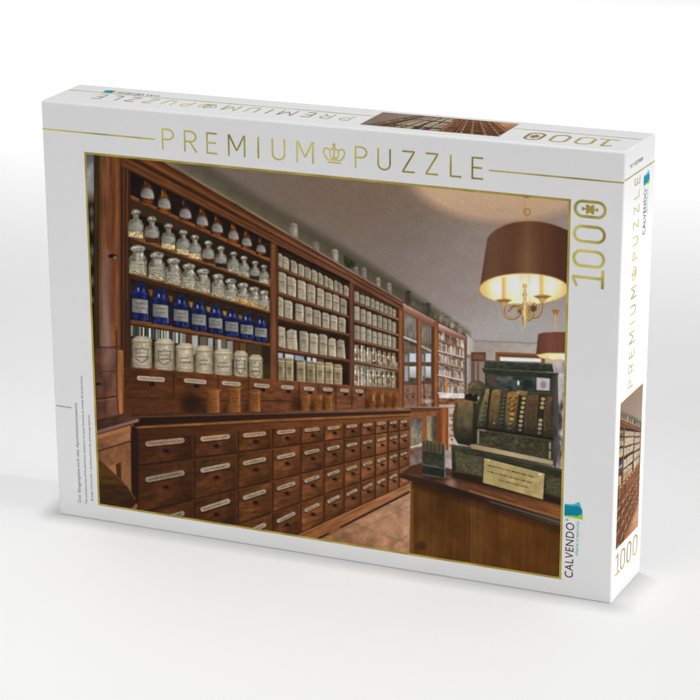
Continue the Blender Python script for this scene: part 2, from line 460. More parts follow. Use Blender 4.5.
    # row 4: blue bottles
    for i, (x, tp) in enumerate(((140, 281.5), (160.5, 288.5), (181, 295), (199, 300.5), (215.6, 305), (231.6, 309.5), (247, 313), (261, 316.5))):
        s = at(x, [131, 270], [1.12, .8]); b = base1(x, 3) + .3
        h = b - tp
        bl = lin((x - 8 * s, 0), (9, 13, 48), (x + 8 * s, 0), (12, 17, 52), (.2, (24, 34, 102)), (.5, (13, 20, 72)), (.78, (30, 44, 116)))
        S.poly([(x - 8.6 * s, b - .6), (x - 8.8 * s, b - h * .66), (x - 8.2 * s, b - h * .73), (x - 6.6 * s, b - h * .775), (x - 4.4 * s, b - h * .79), (x - 4.2 * s, b - h * .88), (x - 5.2 * s, b - h * .89), (x - 5 * s, b - h * .95), (x + 5 * s, b - h * .93), (x + 5.2 * s, b - h * .87), (x + 4.2 * s, b - h * .86),
                (x + 4.4 * s, b - h * .77), (x + 6.8 * s, b - h * .75), (x + 8.2 * s, b - h * .7), (x + 8.8 * s, b - h * .63), (x + 8.6 * s, b + 1.8)],
               grain(bl, 2.5, 5, .55, 120 + i), 1, 1.)
        S.line([(x - 7.6 * s, b - h * .7), (x - 4 * s, b - h * .74), (x + 4 * s, b - h * .72), (x + 7.6 * s, b - h * .67)], 1.2, (54, 70, 150), .55, 1.2)
        S.ell(x, tp + 1, 4.8 * s, 2.2, grain((28, 34, 60), 2, 1, .8, 130 + i), 1, 1)
        S.ell(x - 1.4 * s, tp + h * .2, .9, 1.8, (170, 186, 226), .8, 1)
        S.ell(x + 3.4 * s, tp + h * .22, .8, 1.4, (130, 150, 210), .6, 1)
        S.poly([(x - 7.2 * s, b - h * .57), (x + 7 * s, b - h * .52), (x + 7 * s, b - h * .17), (x - 7.2 * s, b - h * .22)], grain(lin((x - 7, 0), (104, 103, 98), (x + 7, 0), (150, 146, 134), (.6, (136, 133, 123))), 3, 3, .2, i), 1, .9)
        scribble(x - 4.8 * s, x + 4.6 * s, b - h * .47, b - h * .42, (62, 62, 66), wd=.8, slope=.08)
        scribble(x - 4.8 * s, x + 4.6 * s, b - h * .36, b - h * .31, (70, 70, 74), wd=.7, slope=.08)
        S.line([(x + 7.1 * s, b - h * .5), (x + 7.1 * s, b - 1)], .9, (120, 142, 200), .6 if i != 1 else .95)
        for _ in range(4):
            S.ell(x + U(-6, 6) * s, b - U(1, h * .16), .8, U(.8, 1.6), (54, 78, 160), .6, 1)
        if i < 6:
            xm = x + 10.2 * s
            S.poly([(xm - 2.6, b - h * .8), (xm + 1.8, b - h * .78), (xm + 1, b - h * .62), (xm - 1, b - h * .62)], ((150, 88, 48), (150, 86, 46), (196, 140, 60), (206, 148, 62), (206, 152, 66), (150, 120, 74))[i], .75, 1.4)
    # row 5: cream jars
    for i, (x, w_, tp) in enumerate(((142, 10.2, 336), (164.5, 10.2, 338.5), (184.8, 9.4, 343), (204, 9.2, 345.4), (223, 9.4, 348.5), (240.8, 7.2, 350.5), (255.8, 7.1, 354.5))):
        b = seg(x, (131, 366.8), (270, 379))
        cr = lin((x - w_, 0), (100, 88, 72), (x + w_, 0), (124, 108, 86), (.18, (154, 140, 118)), (.5, (184, 169, 144)), (.8, (172, 156, 130)))
        S.poly([(x - w_, b - 1.2), (x - w_ * .97, tp + 5), (x - w_ * .9, tp + 2.4), (x - w_ * .5, tp), (x + w_ * .5, tp + .2), (x + w_ * .92, tp + 2.6), (x + w_ * .97, tp + 5), (x + w_, b + .3), (x + w_ * .4, b + .9), (x - w_ * .5, b)],
               grain(cr, 4, 4, .18, 140 + i), 1, 1.1)
        S.line([(x - w_, tp + 5.4), (x, tp + 6.2), (x + w_, tp + 5.8)], .9, (128, 112, 86), .8)
        S.line([(x - w_ * .95, tp + 3.6), (x, tp + 4.2), (x + w_ * .95, tp + 4)], .7, (214, 204, 180), .6)
        S.line([(x - w_, b - 3), (x, b - 2.2), (x + w_, b - 1.6)], .8, (126, 110, 86), .7)
        dk = (62, 62, 76) if i < 2 or i == 5 else (104, 92, 80)
        m = (tp + 7 + b) / 2
        if i in (0, 1, 5, 6):
            q = w_ * .62
            S.line([(x - q, m - 7), (x - q * .4, m - 6), (x, m - 7.4), (x + q * .5, m - 6), (x + q, m - 6.6), (x + q * .85, m), (x + q, m + 3), (x + q * .3, m + 6), (x, m + 7.4), (x - q * .5, m + 5.4), (x - q, m + 3), (x - q * .9, m - 2), (x - q, m - 7)], .9, dk, .75)
        scribble(x - w_ * .4, x + w_ * .4, m - 3.4, m - 1.6, (58, 54, 62), wd=.8)
        scribble(x - w_ * .55, x + w_ * .6, m + .6, m + 2.4, (46, 44, 56), wd=1)
        if i in (2, 3, 4):
            S.ell(x - w_ * .55, m, 1.2, 4.6, (150, 118, 92), .5, 1.6)
        S.ell(x + w_ * .22, tp + 9, .8, 1.6, (236, 230, 212), .6, 1)

    # ---- bays 2 and 3
    S.poly([(277.5, 246.2), (349.5, 281.5), (349.5, 386), (277.5, 381)], grain((44, 28, 20), 8, 8, .4, 21))
    S.poly([(353.5, 287.4), (398.6, 308.4), (398.6, 389), (353.5, 386)], grain((62, 44, 32), 6, 6, .4, 22))
    tins = [([279.5, 286, 294, 301, 307.7, 314.4, 320.7, 326, 331, 336, 340.6, 346], (265.6, 297.2), 12.4, 10),
            ([281.8, 291.5, 301.7, 311, 320.4, 328.3, 336, 343.3], (291, 316), 19.4, 15.2),
            ([279.3, 288.3, 299.3, 308.6, 317, 325.7, 333.6, 341.7], (315.6, 334), 18.6, 13.6),
            ([280, 291.6, 303.8, 313.6, 323, 332, 340.7], (347.4, 359.6), 21.6, 19),
            ([280.5, 289.3, 301, 310.7, 320, 328.9, 337.9], (380.4, 385.4), 24, 19.5)]
    # window light caught behind the lowest row
    for x0, x1, c in ((278, 283, (176, 190, 206)), (285, 294, (206, 206, 202)), (295, 304, (140, 168, 208)), (307, 311, (206, 214, 224)), (312.5, 316.5, (212, 216, 220)), (317, 324, (112, 70, 46))):
        S.rect(x0, x1, seg(x0, (278, 352), (349, 361)), seg(x0, (278, 358), (349, 368)), c, .9, 1.4)
    for k, (xs, (yl, yr), hl, hr) in enumerate(tins):
        for i, x in enumerate(xs):
            wl = (xs[i] - xs[i - 1]) if i else 2 * (xs[1] - xs[0]) * .5
            w_ = .475 * (min(wl, (xs[i + 1] - xs[i])) if i + 1 < len(xs) else wl)
            x0, x1 = max(278, x - w_), min(349, x + w_)
            b = seg(x, (278, yl), (349, yr)); h = seg(x, (278, hl), (349, hr)) * U(.96, 1.04); t = b - h
            sl = (yr - yl) / 71
            face = vary((154, 141, 121) if k < 3 else ((160, 147, 124) if k == 3 else (150, 133, 103)), .09)
            col = lin((x0, 0), tuple(v * .62 for v in face), (x1, 0), (196, 188, 174), (.22, face), (.68, face), (.86, tuple(v * 1.16 for v in face)))
            tilt = U(-.6, .6) if k < 3 else 0
            if k == 3 and i in (0, 1, 5, 6):
                P = [(x0, t + 2.6), (x - .6, t + .2), (x1 - .6, t + 1.6), (x1 + .8, b + sl * w_), (x0 + .4, b - sl * w_ - .4)]
            else:
                P = [(x0 + tilt * .5, t - sl * w_ * .6 + 1.6), (x0 + tilt + 1.3, t - sl * w_ * .5), (x1 + tilt - 1.5, t + sl * w_ * .6), (x1 + tilt * .5, t + sl * w_ * .9 + 1.5), (x1, b + sl * w_ - .3), (x1 - 1.4, b + sl * w_ * .6 + .7), (x0 + 1.2, b - sl * w_ * .6 + .4), (x0, b - sl * w_ - .6)]
            S.poly(P, grain(col, 3, 5, .16, 200 + 20 * k + i), 1, .9)
            S.line([P[0], P[1], P[2]], .8, (204, 196, 176), .45)
            S.line([(x0 + .6, t + h * .17), (x1 - .6, t + h * .17 + sl * w_ * 1.4)], .7, (104, 92, 76), .45)
            if k == 4:
                for q, cc in ((2.2, (112, 96, 66)), (3.6, (204, 192, 160)), (h - 3, (118, 100, 70))):
                    S.line([(x0, t + q), (x1, t + q + .4)], .8, cc, .75)
                S.ell(x, t + h * .55, w_ * .45, h * .2, (112, 84, 56), .55, 1.4)
            S.line([(x0, b), (x0 + tilt, t + 1)], .7, (70, 56, 42), .7)
            m = t + h * .45
            if k > 0:
                scribble(x - w_ * .6, x + w_ * .55, m - .8, m + .6, (58, 52, 48), wd=.9, slope=sl * .6)
                scribble(x - w_ * .5, x + w_ * .4, m + 2, m + 2.8, (104, 94, 82), wd=.6, slope=sl * .6)
            else:
                scribble(x - w_ * .6, x + w_ * .55, m - .4, m + .8, (88, 80, 70), wd=.7, slope=sl * .6)
        if k < 4:
            shelf((277.5, yl), (349.5, yr), 3.7, 2.6, 1.4, (98, 60, 42), (104, 66, 52), 10 + k)
    rows3 = [((300.8, 318.6), 10.4, 8.4, 0, 9), ((319.4, 334.4), 14, 11.4, 0, 8), ((338.9, 349.4), 14.6, 11.4, 0, 8), ((360.2, 368.6), 17, 14, 1, 8), ((385.4, 388.2), 19, 15, 2, 8)]
    S.rect(354, 398, 362, 372, grain((176, 172, 160), 3, 4, .5, 23), .6, 2)
    for k, ((yl, yr), hl, hr, kind, n) in enumerate(rows3):
        a0, a1 = 1 / (VX - 353.5), 1 / (VX - 396)
        for i in range(n):
            f0, f1 = a0 + (a1 - a0) * i / n, a0 + (a1 - a0) * (i + .94) / n
            x0, x1 = VX - 1 / f0, VX - 1 / f1
            x = (x0 + x1) / 2; b = seg(x, (353.5, yl), (398.6, yr)); h = seg(x, (353.5, hl), (398.6, hr)); t = b - h * U(.94, 1.05)
            if kind == 0:
                face = vary((154, 141, 121), .1)
                S.poly([(x0, t + 1), (x0 + .8, t), (x1 - .8, t + .5), (x1, t + 1.8), (x1, b + .2), (x0, b - .6)], lin((x0, 0), tuple(v * .55 for v in face), (x1, 0), (200, 192, 176), (.35, face), (.7, face)), 1, .8)
                scribble(x0 + 1, x1 - 1, t + h * .4, t + h * .52, (84, 74, 64), wd=.8)
            else:
                light = (192, 184, 168) if i < n / 2 else (160, 146, 120)
                wv = (x1 - x0) / 2
                S.poly([(x0, b - .4), (x0, t + h * .3), (x - wv * .62, t + h * .16), (x - wv * .6, t), (x + wv * .6, t), (x + wv * .62, t + h * .16), (x1, t + h * .32), (x1, b + .4)],
                       grain(lin((x0, 0), (86, 74, 58), (x1, 0), (176, 166, 148), (.3, light), (.65, (132, 116, 88)), (.85, light)), 1.5, 3, .5, 300 + 10 * k + i), 1, .9)
                S.rect(x - wv * .6, x + wv * .5, t + h * .5, t + h * .78, (176, 164, 138) if i % 3 else (112, 74, 48), .8)
                S.ell(x - wv * .4, t + h * .3, .7, .9, (250, 248, 240), .85, .9)
                if kind == 1 and i == 3: S.rect(x - wv, x + wv, b - 2.6, b, (104, 32, 28), .8)
        if k < 4:
            shelf((353.5, yl), (398.8, yr), 2.6, 2.2, .8, (106, 70, 54), (146, 116, 102), 20 + k)
    # drawer band below the shelves, counter back
    S.poly([(124, 366.4), (270, 379), (350, 385.6), (400, 388.6), (404, 410), (300, 414), (130, 420), (124, 416)],
           grain(lin((131, 0), (78, 42, 25), (400, 0), (122, 74, 54), (.35, (98, 54, 32)), (.6, (108, 62, 40))), 9, 3, .34, 24, .07))
    S.line([(131, 367.4), (270, 379.8), (400, 389)], 1.1, (134, 84, 52), .6)
    S.line([(128, 397.5), (210, 400.5), (290, 401)], 1.2, (48, 26, 16), .8, 2)
    S.poly([(124, 398), (205, 400), (205, 417), (124, 419)], (84, 48, 27), .5, 4)
    for x0, x1, ya in ((173, 174.4, 371), (217.6, 219, 375), (248, 249, 377), (298.4, 299.6, 382), (318, 319, 384), (335.5, 336.4, 385.4), (351.5, 352.4, 386.6), (365.6, 366.4, 388)):
        S.rect(x0, x1, ya, ya + 27, (46, 24, 15), .75, 1.2)
    S.ell(192, 404, 11, 11, (36, 19, 12), .75, 9)
    S.ell(296, 404, 5, 9, (46, 25, 16), .6, 6)
    for x0, x1, y0, y1 in ((137, 165, 378, 379.6), (184, 206.5, 380.3, 382), (222, 241, 383, 384.2), (254, 269.8, 385, 386.2), (281, 294, 387, 387.6), (303.8, 314.6, 388.4, 389), (323, 333, 389.2, 389.6), (340.2, 349, 390.2, 390.6), (355.4, 363.4, 391, 391.4)):
        hh = at(x0, [137, 360], [4.6, 3.2])
        S.line([(x0 + hh / 2, y0 + .6), (x1 - hh / 2, y1 + .6)], hh + .8, (58, 32, 22), .6)
        S.line([(x0 + hh / 2, y0), (x1 - hh / 2, y1)], hh, grain((178, 162, 142), 2, 2, .15, 25), 1)
        S.line([(x0 + hh * .6, y0), (x1 - hh * .6, y1)], hh * .45, (132, 112, 96), .4)
        scribble(x0 + hh * .6, x1 - hh * .6, y0 - .5, y0 + .8, (80, 62, 54), slope=(y1 - y0) / (x1 - x0))
        xm = (x0 + x1) / 2 + 1; ym = (y0 + y1) / 2 + hh * 1.15
        S.ell(xm, ym, hh * .62, hh * .42, (24, 15, 14), 1, 1); S.ell(xm - .6, ym - .5, .6, .4, (110, 92, 86), .5, .8)
    # turned wooden cups standing on the counter
    cups = [(213.2, 7.3, 388.6, 414.6), (234, 7.5, 386.8, 414), (254.6, 6.5, 390, 413.4), (305.7, 5, 393.6, 412), (317.9, 5, 394, 411.8), (328.6, 4.5, 394.4, 411.6),
            (372.3, 3.7, 391, 410.4), (381, 3.5, 391.6, 410), (388.6, 3.3, 392, 409.8), (396.2, 3.2, 392.4, 409.4)]
    for i, (x, w_, t, b) in enumerate(cups):
        cc = (134, 80, 42) if i < 3 else ((138, 84, 42) if i < 6 else (128, 70, 32))
        S.ell(x - w_ * .9, b - 4, w_ * .7, 6, (40, 22, 14), .6, 5)
        S.poly([(x - w_ * .92, b - 1), (x - w_ * .86, t + 2), (x + w_ * .86, t + 2), (x + w_ * .92, b - .8)], grain(lin((x - w_, 0), (88, 46, 22), (x + w_, 0), (118, 70, 38), (.35, tuple(v * .86 for v in cc)), (.7, cc), (.86, (164, 106, 62))), 3, 6, .2, 400 + i), 1, 1)
        S.ell(x, t + 1.5, w_, 1.7, lin((x - w_, 0), (120, 68, 34), (x + w_, 0), (176, 112, 62)), 1, .9)
        S.ell(x, t + 1.2, w_ * .72, .8, (74, 38, 20), .55, .9)
        S.ell(x, b - 1.4, w_ * 1.02, 1.7, lin((x - w_, 0), (96, 52, 26), (x + w_, 0), (182, 116, 64)), 1, .9)
        for q in (.3, .72):
            S.line([(x - w_ * .86, t + (b - t) * q), (x + w_ * .86, t + (b - t) * q)], .6, (104, 58, 28), .5)
        scribble(x - w_ * .3, x + w_ * .6, t + (b - t) * .38, t + (b - t) * .44, (70, 40, 26), wd=.7)
        scribble(x - w_ * .2, x + w_ * .5, t + (b - t) * .5, t + (b - t) * .56, (70, 40, 26), wd=.7)
        if i == 6 or i == 7: S.rect(x + .4, x + w_ * .6, t + 4, t + 10, (176, 150, 92), .7)

    # posts and cornice of the tall cupboards
    S.poly([(270.4, 238), (278, 242.6), (278, 381), (270.4, 380)], grain(lin((270.4, 0), (94, 54, 34), (278, 0), (72, 41, 27), (.4, (124, 76, 50)), (.75, (104, 60, 40))), 2, 24, .22, 26))
    S.poly([(349.2, 280), (354, 282.6), (354, 387), (349.2, 386)], grain(lin((349.2, 0), (78, 46, 34), (354, 0), (80, 48, 36), (.5, (116, 74, 58))), 2, 24, .2, 27))
    S.poly([(398.6, 303), (404, 304), (404, 411), (398.6, 410)], grain(lin((398.6, 0), (112, 62, 38), (404, 0), (88, 48, 32), (.5, (152, 90, 56))), 2, 20, .2, 28))
    bands = [(0, (112, 92, 74)), (.08, (132, 108, 88)), (.13, (70, 40, 26)), (.3, (98, 56, 32)), (.44, (120, 70, 40)), (.52, (66, 36, 22)), (.6, (54, 29, 18)), (.68, (106, 62, 36)), (.8, (88, 50, 30)), (.9, (112, 68, 42)), (1., (58, 32, 20))]
    bt, bc = [b[0] for b in bands], A([b[1] for b in bands])
    bc2 = bc * A([1.05, 1.08, 1.2]) + A([10, 10, 12])

    def cornice(x, y):
        tt = (y - (163 + .593 * (x - 170))) / np.maximum(np.interp(x, xs_b, ys_b) - (163 + .593 * (x - 170)), 1)
        k = np.clip((x - 250) / 130, 0, 1)[..., None]
        a = np.stack([np.interp(tt, bt, bc[:, q]) for q in range(3)], -1)
        b = np.stack([np.interp(tt, bt, bc2[:, q]) for q in range(3)], -1)
        return a + (b - a) * k
    S.poly([(118, 130), (126, top(126)), (402, top(402)), (404, 303), (403.6, 311.5), (399, 308.6), (349, 281.8), (270, 241.8), (170, 190.8), (131, 172.4), (122, 166)], grain(cornice, 22, 1.6, .28, 29, .53), 1, 1.1)
    S.line([(240, 215), (300, 250), (352, 280)], 3, (140, 104, 92), .18, 4)
    S.line([(126, top(126) + .3), (402, top(402) + .3)], .9, (146, 126, 104), .6)
    S.line([(131, 173), (270, 242.4)], 2.2, (22, 13, 9), .75, 2)
    S.line([(278, 247), (349, 282)], 2.4, (22, 13, 10), .8, 2)

    # small pots standing on top
    for x0, x1, y0, y1, c in ((288.8, 297.8, 223, 236, (150, 138, 130)), (312, 319, 241.4, 250, (140, 122, 110)), (331, 338.4, 249, 260.5, (158, 148, 138)), (353.6, 358, 266.6, 272, (150, 138, 124)), (361, 366.4, 267.4, 277, (142, 130, 120)),
                              (375.6, 380.6, 277.4, 285.6, (146, 134, 122)), (386.4, 391.6, 282.6, 292, (150, 140, 130))):
        xm = (x0 + x1) / 2
        S.poly([(x0, y1 - 2), (x0, y0 + 2), (xm - 1.6, y0), (xm + 1.6, y0), (x1, y0 + 2.2), (x1, y1 + 1.6)], grain(lin((x0, 0), (96, 86, 74), (x1, 0), c, (.6, vary(c, .1))), 2, 3, .25, 31), .9, 1.6)
        S.line([(x0, y0 + 3.4), (x1, y0 + 4)], .8, (104, 92, 80), .6)
    S.ell(350, 264.6, 5, 3.4, (46, 50, 34), .9, 2.5)
    for _ in range(26):
        x = U(344, 356); S.line([(350, 266), (x, 263.5 + (x - 350) * .5 + U(-5, 2))], 1.4, vary((44, 50, 34), .3), .8, 1.2)
    S.line([(348, 264), (348.4, 255.4)], 1.4, (50, 58, 40), .85)

    # ---- glazed cupboard and the open one after it
    S.poly([(404, 304), (437, 322), (467, 337), (467, 412), (404, 412)], grain((112, 70, 52), 5, 12, .2, 32))
    S.poly([(403, 302.6), (436.5, 321), (434, 329), (403.6, 311.6)], lin((415, 308), (196, 162, 150), (411, 316.5), (120, 78, 64), (.25, (176, 134, 122)), (.6, (146, 98, 84))), 1)
    S.poly([(437.6, 322.6), (467, 336.8), (466, 344), (438.6, 330.6)], lin((450, 328), (204, 172, 160), (447.5, 336), (122, 80, 66), (.3, (180, 140, 128)), (.6, (146, 100, 86))), 1)
    S.line([(402.6, 302), (436.6, 320.6)], .9, (70, 44, 34), .8); S.line([(437.4, 322), (467, 336.4)], .9, (74, 48, 38), .8)
    for x0, x1, y0, y1 in ((404.4, 416.6, 313, 383), (421.4, 431.4, 322, 382)):
        S.poly([(x0, y0), (x1, y0 + (x1 - x0) * .52), (x1, y1), (x0, y1)], grain(lin((0, 315), (128, 116, 104), (0, 382), (104, 88, 76), (.35, (116, 108, 98)), (.5, (88, 72, 60))), 2, 5, .35, 33))
        for k in range(4):
            S.rect(x0 + 1 + k * (x1 - x0) / 4, x0 + 2.4 + k * (x1 - x0) / 4, y0 + 6, y0 + 22, (146, 140, 128), .5, 1)
        S.line([(x0, y0 + 24), (x1, y0 + 29)], 1.8, (212, 206, 200), .8)
        S.line([(x0, y0 + 27), (x1, y0 + 32)], 1.6, (64, 48, 40), .8)
        for k in range(5):
            S.rect(x0 + .6 + k * (x1 - x0) / 5, x0 + 1.8 + k * (x1 - x0) / 5, 345 + k * .5, 353 + k * .5, (158, 140, 120), .6, 1)
        S.rect(x0 + (x1 - x0) * .42, x1 - .4, 353.4, 362, (196, 208, 228), .95, 1.2)
        S.rect(x0 + .2, x0 + (x1 - x0) * .3, 354, 362, (158, 158, 160), .7, 1.2)
        S.rect(x0 + .2, x0 + (x1 - x0) * .32, 366, 381, (166, 170, 172), .85, 1.2)
        S.rect(x0 + (x1 - x0) * .42, x1 - .4, 366.4, 378, lin((0, 366), (224, 228, 234), (0, 378), (164, 166, 160)), .95, 1.2)
        S.rect(x0, x1, 363, 365.4, (92, 64, 50), .8)
        S.ell(x0 + (x1 - x0) * .65, 380, 3, 2.6, (70, 68, 52), .8, 1.6)
    S.poly([(416.8, 318), (421.4, 321), (421.4, 410), (416.8, 410)], lin((416.8, 0), (78, 42, 28), (421.4, 0), (132, 80, 58), (.5, (156, 98, 70))), 1)
    S.rect(404.2, 417, 385, 408, grain((134, 96, 82), 3, 3, .25, 34)); S.rect(421.4, 433.6, 384, 408, grain((146, 112, 102), 3, 3, .3, 35))
    S.line([(405, 394), (416, 394)], .9, (104, 62, 50), .7); S.line([(422, 392), (433, 392)], .9, (120, 78, 66), .7)
    for x in (407, 413, 425, 430): S.ell(x, 396.6, 1, .8, (60, 32, 26), .8)
    S.poly([(431.4, 326), (434, 327), (434, 408), (431.4, 408)], (92, 56, 42), 1)
    S.poly([(434, 321), (438.6, 322.6), (438.6, 410), (434, 410)], grain(lin((434, 0), (112, 60, 36), (438.6, 0), (104, 58, 38), (.5, (164, 98, 62))), 2, 16, .2, 36))
    S.poly([(438.6, 330.4), (465, 343.6), (465, 396), (438.6, 396)], grain((142, 120, 108), 1.6, 2.2, .7, 37))
    S.line([(438.6, 332), (465, 345)], 2, (64, 40, 30), .75, 1.6)
    for (yl, yr), c in (((339, 349), (150, 106, 84)), ((350.4, 357.4), (198, 182, 172)), ((361.6, 368), (170, 140, 126)), ((374.4, 380.6), (204, 188, 180)), ((392.6, 394), (206, 198, 194))):
        for _ in range(24):
            x = U(439, 464); b = seg(x, (438.6, yl), (465, yr)); S.rect(x - .7, x + .7, b - U(4, 8.5), b, vary((196, 184, 174) if R.random() < .6 else (120, 84, 64), .15), .75, .9)
        S.line([(438.6, yl + .4), (465, yr + .4)], 1.6, c, .95)
        S.line([(438.6, yl + 1.9), (465, yr + 1.7)], 1, (84, 58, 46), .7)
    S.rect(445, 447.4, 380, 392, (206, 124, 48), .9, 1.2); S.rect(441, 442.4, 384, 391.6, (96, 74, 40), .8)
    S.rect(439, 466, 393.4, 398.4, grain((216, 208, 206), 2, 2, .25, 38), .95)
    S.rect(439, 466, 398.4, 411, grain((128, 78, 54), 3, 2.2, .6, 39))
    S.rect(439, 466, 404.4, 407.6, (208, 196, 190), .7, 1.2)
    S.poly([(464.4, 342), (467, 337), (467, 400), (464.4, 400)], (110, 84, 72), .95)
    S.line([(423.6, 376), (424.4, 404)], 1.1, (70, 40, 30), .85); S.ell(424, 405, 4, 1.4, (104, 70, 56), .9); S.ell(428, 401, 5, 2, (206, 184, 172), .6, 1.6)
    for x, y, w_, h_, c in ((408, 298, 2.6, 7, (62, 56, 46)), (419, 307, 2.4, 3.6, (104, 94, 80)), (427.8, 309.6, 2.8, 6.4, (76, 70, 60)), (423, 307, 1.4, 3, (84, 76, 66)), (436, 315, 2, 3, (124, 112, 98)), (441.4, 318, 2.2, 4.6, (138, 126, 112)), (446.8, 321, 2.4, 5, (122, 114, 100)),
                            (452.4, 325, 2.4, 3.8, (150, 138, 126)), (456.6, 327, 1.8, 4, (112, 100, 88)), (460.4, 330.4, 2, 3.4, (152, 142, 130)), (413.4, 303.6, 1.6, 2.4, (116, 106, 92))):
        S.ell(x, y, w_, h_, grain(c, 2, 2, .3, 41), .9, 1.6); S.ell(x, y - h_ * .85, w_ * 1.1, 1.1, tuple(v * .8 for v in c), .9, 1.1)
    # glazed base unit beyond the counter
    S.rect(409, 449, 407, 470, grain((146, 88, 58), 3, 10, .2, 42))
    S.poly([(404, 406.6), (449, 407.4), (449, 410.6), (404, 412.6)], (96, 62, 48), 1); S.line([(404, 407), (449, 407.4)], .9, (190, 152, 136), .7)
    S.rect(411, 422, 418, 447, grain(lin((0, 418), (92, 88, 84), (0, 447), (146, 134, 112), (.3, (118, 110, 96))), 2, 4, .4, 43))
    S.rect(427, 436.4, 416, 441, grain(lin((427, 0), (166, 146, 112), (436, 0), (74, 66, 62), (.5, (140, 122, 96)), (.7, (84, 76, 72))), 2, 5, .3, 44))
    S.line([(411, 447.6), (422, 444)], 1.6, (214, 204, 194), .8)
    S.rect(436.4, 440.6, 412, 452, (112, 62, 38), 1)
    S.rect(440.6, 448.4, 408, 453, grain(lin((440.6, 0), (122, 64, 34), (448.4, 0), (126, 66, 36), (.45, (178, 102, 58))), 2, 20, .2, 45))
    S.rect(448.4, 458, 408, 480, grain((190, 172, 164), 4, 4, .12, 46))
    for y in (414, 424, 434, 444): S.rect(449, 455, y, y + 3.2, (168, 96, 66), .8, 1.2); S.ell(452, y + 5.6, 1.4, .9, (72, 58, 54), .8)
    S.poly([(408, 452), (424, 446), (456, 452), (456, 474), (404, 474)], grain(lin((410, 452), (104, 84, 78), (440, 470), (168, 146, 140)), 4, 4, .25, 47), 1, 1.5)
    S.ell(413, 461, 3, 4, (148, 136, 130), .5, 3)

    # ---- floor
    S.poly([(240, 580), (315, 533), (410, 487), (410, 600), (240, 600)], grain(lin((330, 550), (146, 100, 72), (408, 500), (180, 134, 108), (.5, (166, 118, 90))), 7, 5, .22, 48))
    for p, q in (((312, 552), (412, 505)), ((344, 566), (414, 533)), ((350, 522), (420, 548)), ((320, 536), (372, 560)), ((385, 503), (420, 517))):
        S.line([p, q], 1.2, (112, 74, 54), .3, 2)
    S.ell(390, 525, 14, 8, (186, 134, 104), .4, 10); S.ell(360, 548, 16, 8, (126, 80, 54), .4, 10)

    # ---- counter and the long bank of drawers
    colx = [VX - 1 / (.002283 + .00034 * i) for i in range(12)]
    ky = lambda x, k: VY + (VX - x) * k
    S.poly([(131, 420), (410, 411), (410, ky(410, .462)), (137, ky(137, .462)), (131, 600)], grain(lin((137, 0), (62, 33, 18), (410, 0), (128, 78, 54), (.35, (88, 49, 28)), (.7, (112, 64, 40))), 14, 3, .2, 49))
    S.poly([(131, 424), (138, 424), (139, 520), (131, 516)], (40, 20, 12), .9, 2)
    rk = [.068, .137, .245, .35, .462]
    rt = [.0855, .169, .273, .382]
    rn = [.106, .194, .297, .406]
    for i in range(11):
        xa, xb = colx[i] + at(i, [0, 10], [1.6, .7]), colx[i + 1] - at(i, [0, 10], [2.2, .8])
        if i == 0: xa = 138.5
        for r in range(4):
            k0, k1 = rk[r] + .004, rk[r + 1] - .005
            q = [(xa, ky(xa, k0)), (xb, ky(xb, k0)), (xb, ky(xb, k1)), (xa, ky(xa, k1))]
            base = A([at(i, [0, 2, 6, 10], [66, 84, 102, 120]), at(i, [0, 2, 6, 10], [36, 48, 60, 74]), at(i, [0, 2, 6, 10], [20, 26, 36, 50])]) * U(.86, 1.12)
            m = .5 * (xa + xb)
            g = [(x_, y_) for x_, y_ in q]
            S.poly([(x_ - 1.2, y_) for x_, y_ in g[:1]] + [g[1], (g[2][0] + 1, g[2][1] + 1.4), (g[3][0] - 1.2, g[3][1] + 1.4)], (34, 17, 10), .8, 1.4)
            S.poly(q, grain(grain(lin(q[0], tuple(base * .92), q[2], tuple(base * .86), (.5, tuple(base * 1.22))), 10, 2.6, .3, 500 + i * 7 + r, -.3 + .2 * U(-1, 1)), 5, 5, .2, 560 + i * 7 + r), 1, .9)
            S.line([q[0], q[1]], .8, tuple(np.minimum(base * 1.55, 200)), .5)
            S.line([q[1], q[2]], .8, tuple(base * 1.35), .4)
            # label holder and knob
            la, lb = xa + (xb - xa) * .13, xa + (xb - xa) * .87
            h = .0135 * (VX - m)
            pa, pb = (la + h / 2, ky(la, rt[r])), (lb - h / 2, ky(lb, rt[r]))
            lc = A((176, 156, 132)) * at(i, [0, 1, 10], [.8, .96, 1.0]) if r else A((178, 140, 116)) * at(i, [0, 1, 10], [.9, 1., 1.04])
            S.line([(pa[0], pa[1] + .9), (pb[0], pb[1] + .9)], h + 1, (30, 15, 10), .6)
            S.line([pa, pb], h, grain(tuple(lc), 3, 2, .2, 600 + i), 1, .8)
            S.line([pa, pb], h * .5, tuple(lc * .86), .5)
            scribble(pa[0] + 1, pb[0] - 1, pa[1] - .7, pa[1] + .7, (66, 48, 40) if r else (112, 70, 54), wd=.9, slope=(pb[1] - pa[1]) / (pb[0] - pa[0]))
            kx, kyy = m + .8, ky(m, rn[r])
            z = at(i, [0, 10], [1., .5])
            S.ell(kx + 1, kyy + 1.6 * z, 3.4 * z, 2 * z, (30, 15, 10), .5, 2); S.ell(kx, kyy, 2.6 * z, 1.7 * z, (20, 13, 12), 1, .9); S.ell(kx - .6, kyy - .5, .7 * z, .5 * z, (116, 96, 90), .5, .7)
    S.poly([(220, ky(220, .462)), (409.4, ky(409.4, .462)), (409.4, ky(409.4, .507)), (220, ky(220, .507))], grain(lin((300, 0), (136, 82, 48), (409, 0), (158, 102, 70)), 12, 2, .3, 50, -.44))
    S.line([(220, ky(220, .464)), (409.4, ky(409.4, .464))], .9, (186, 124, 82), .6)
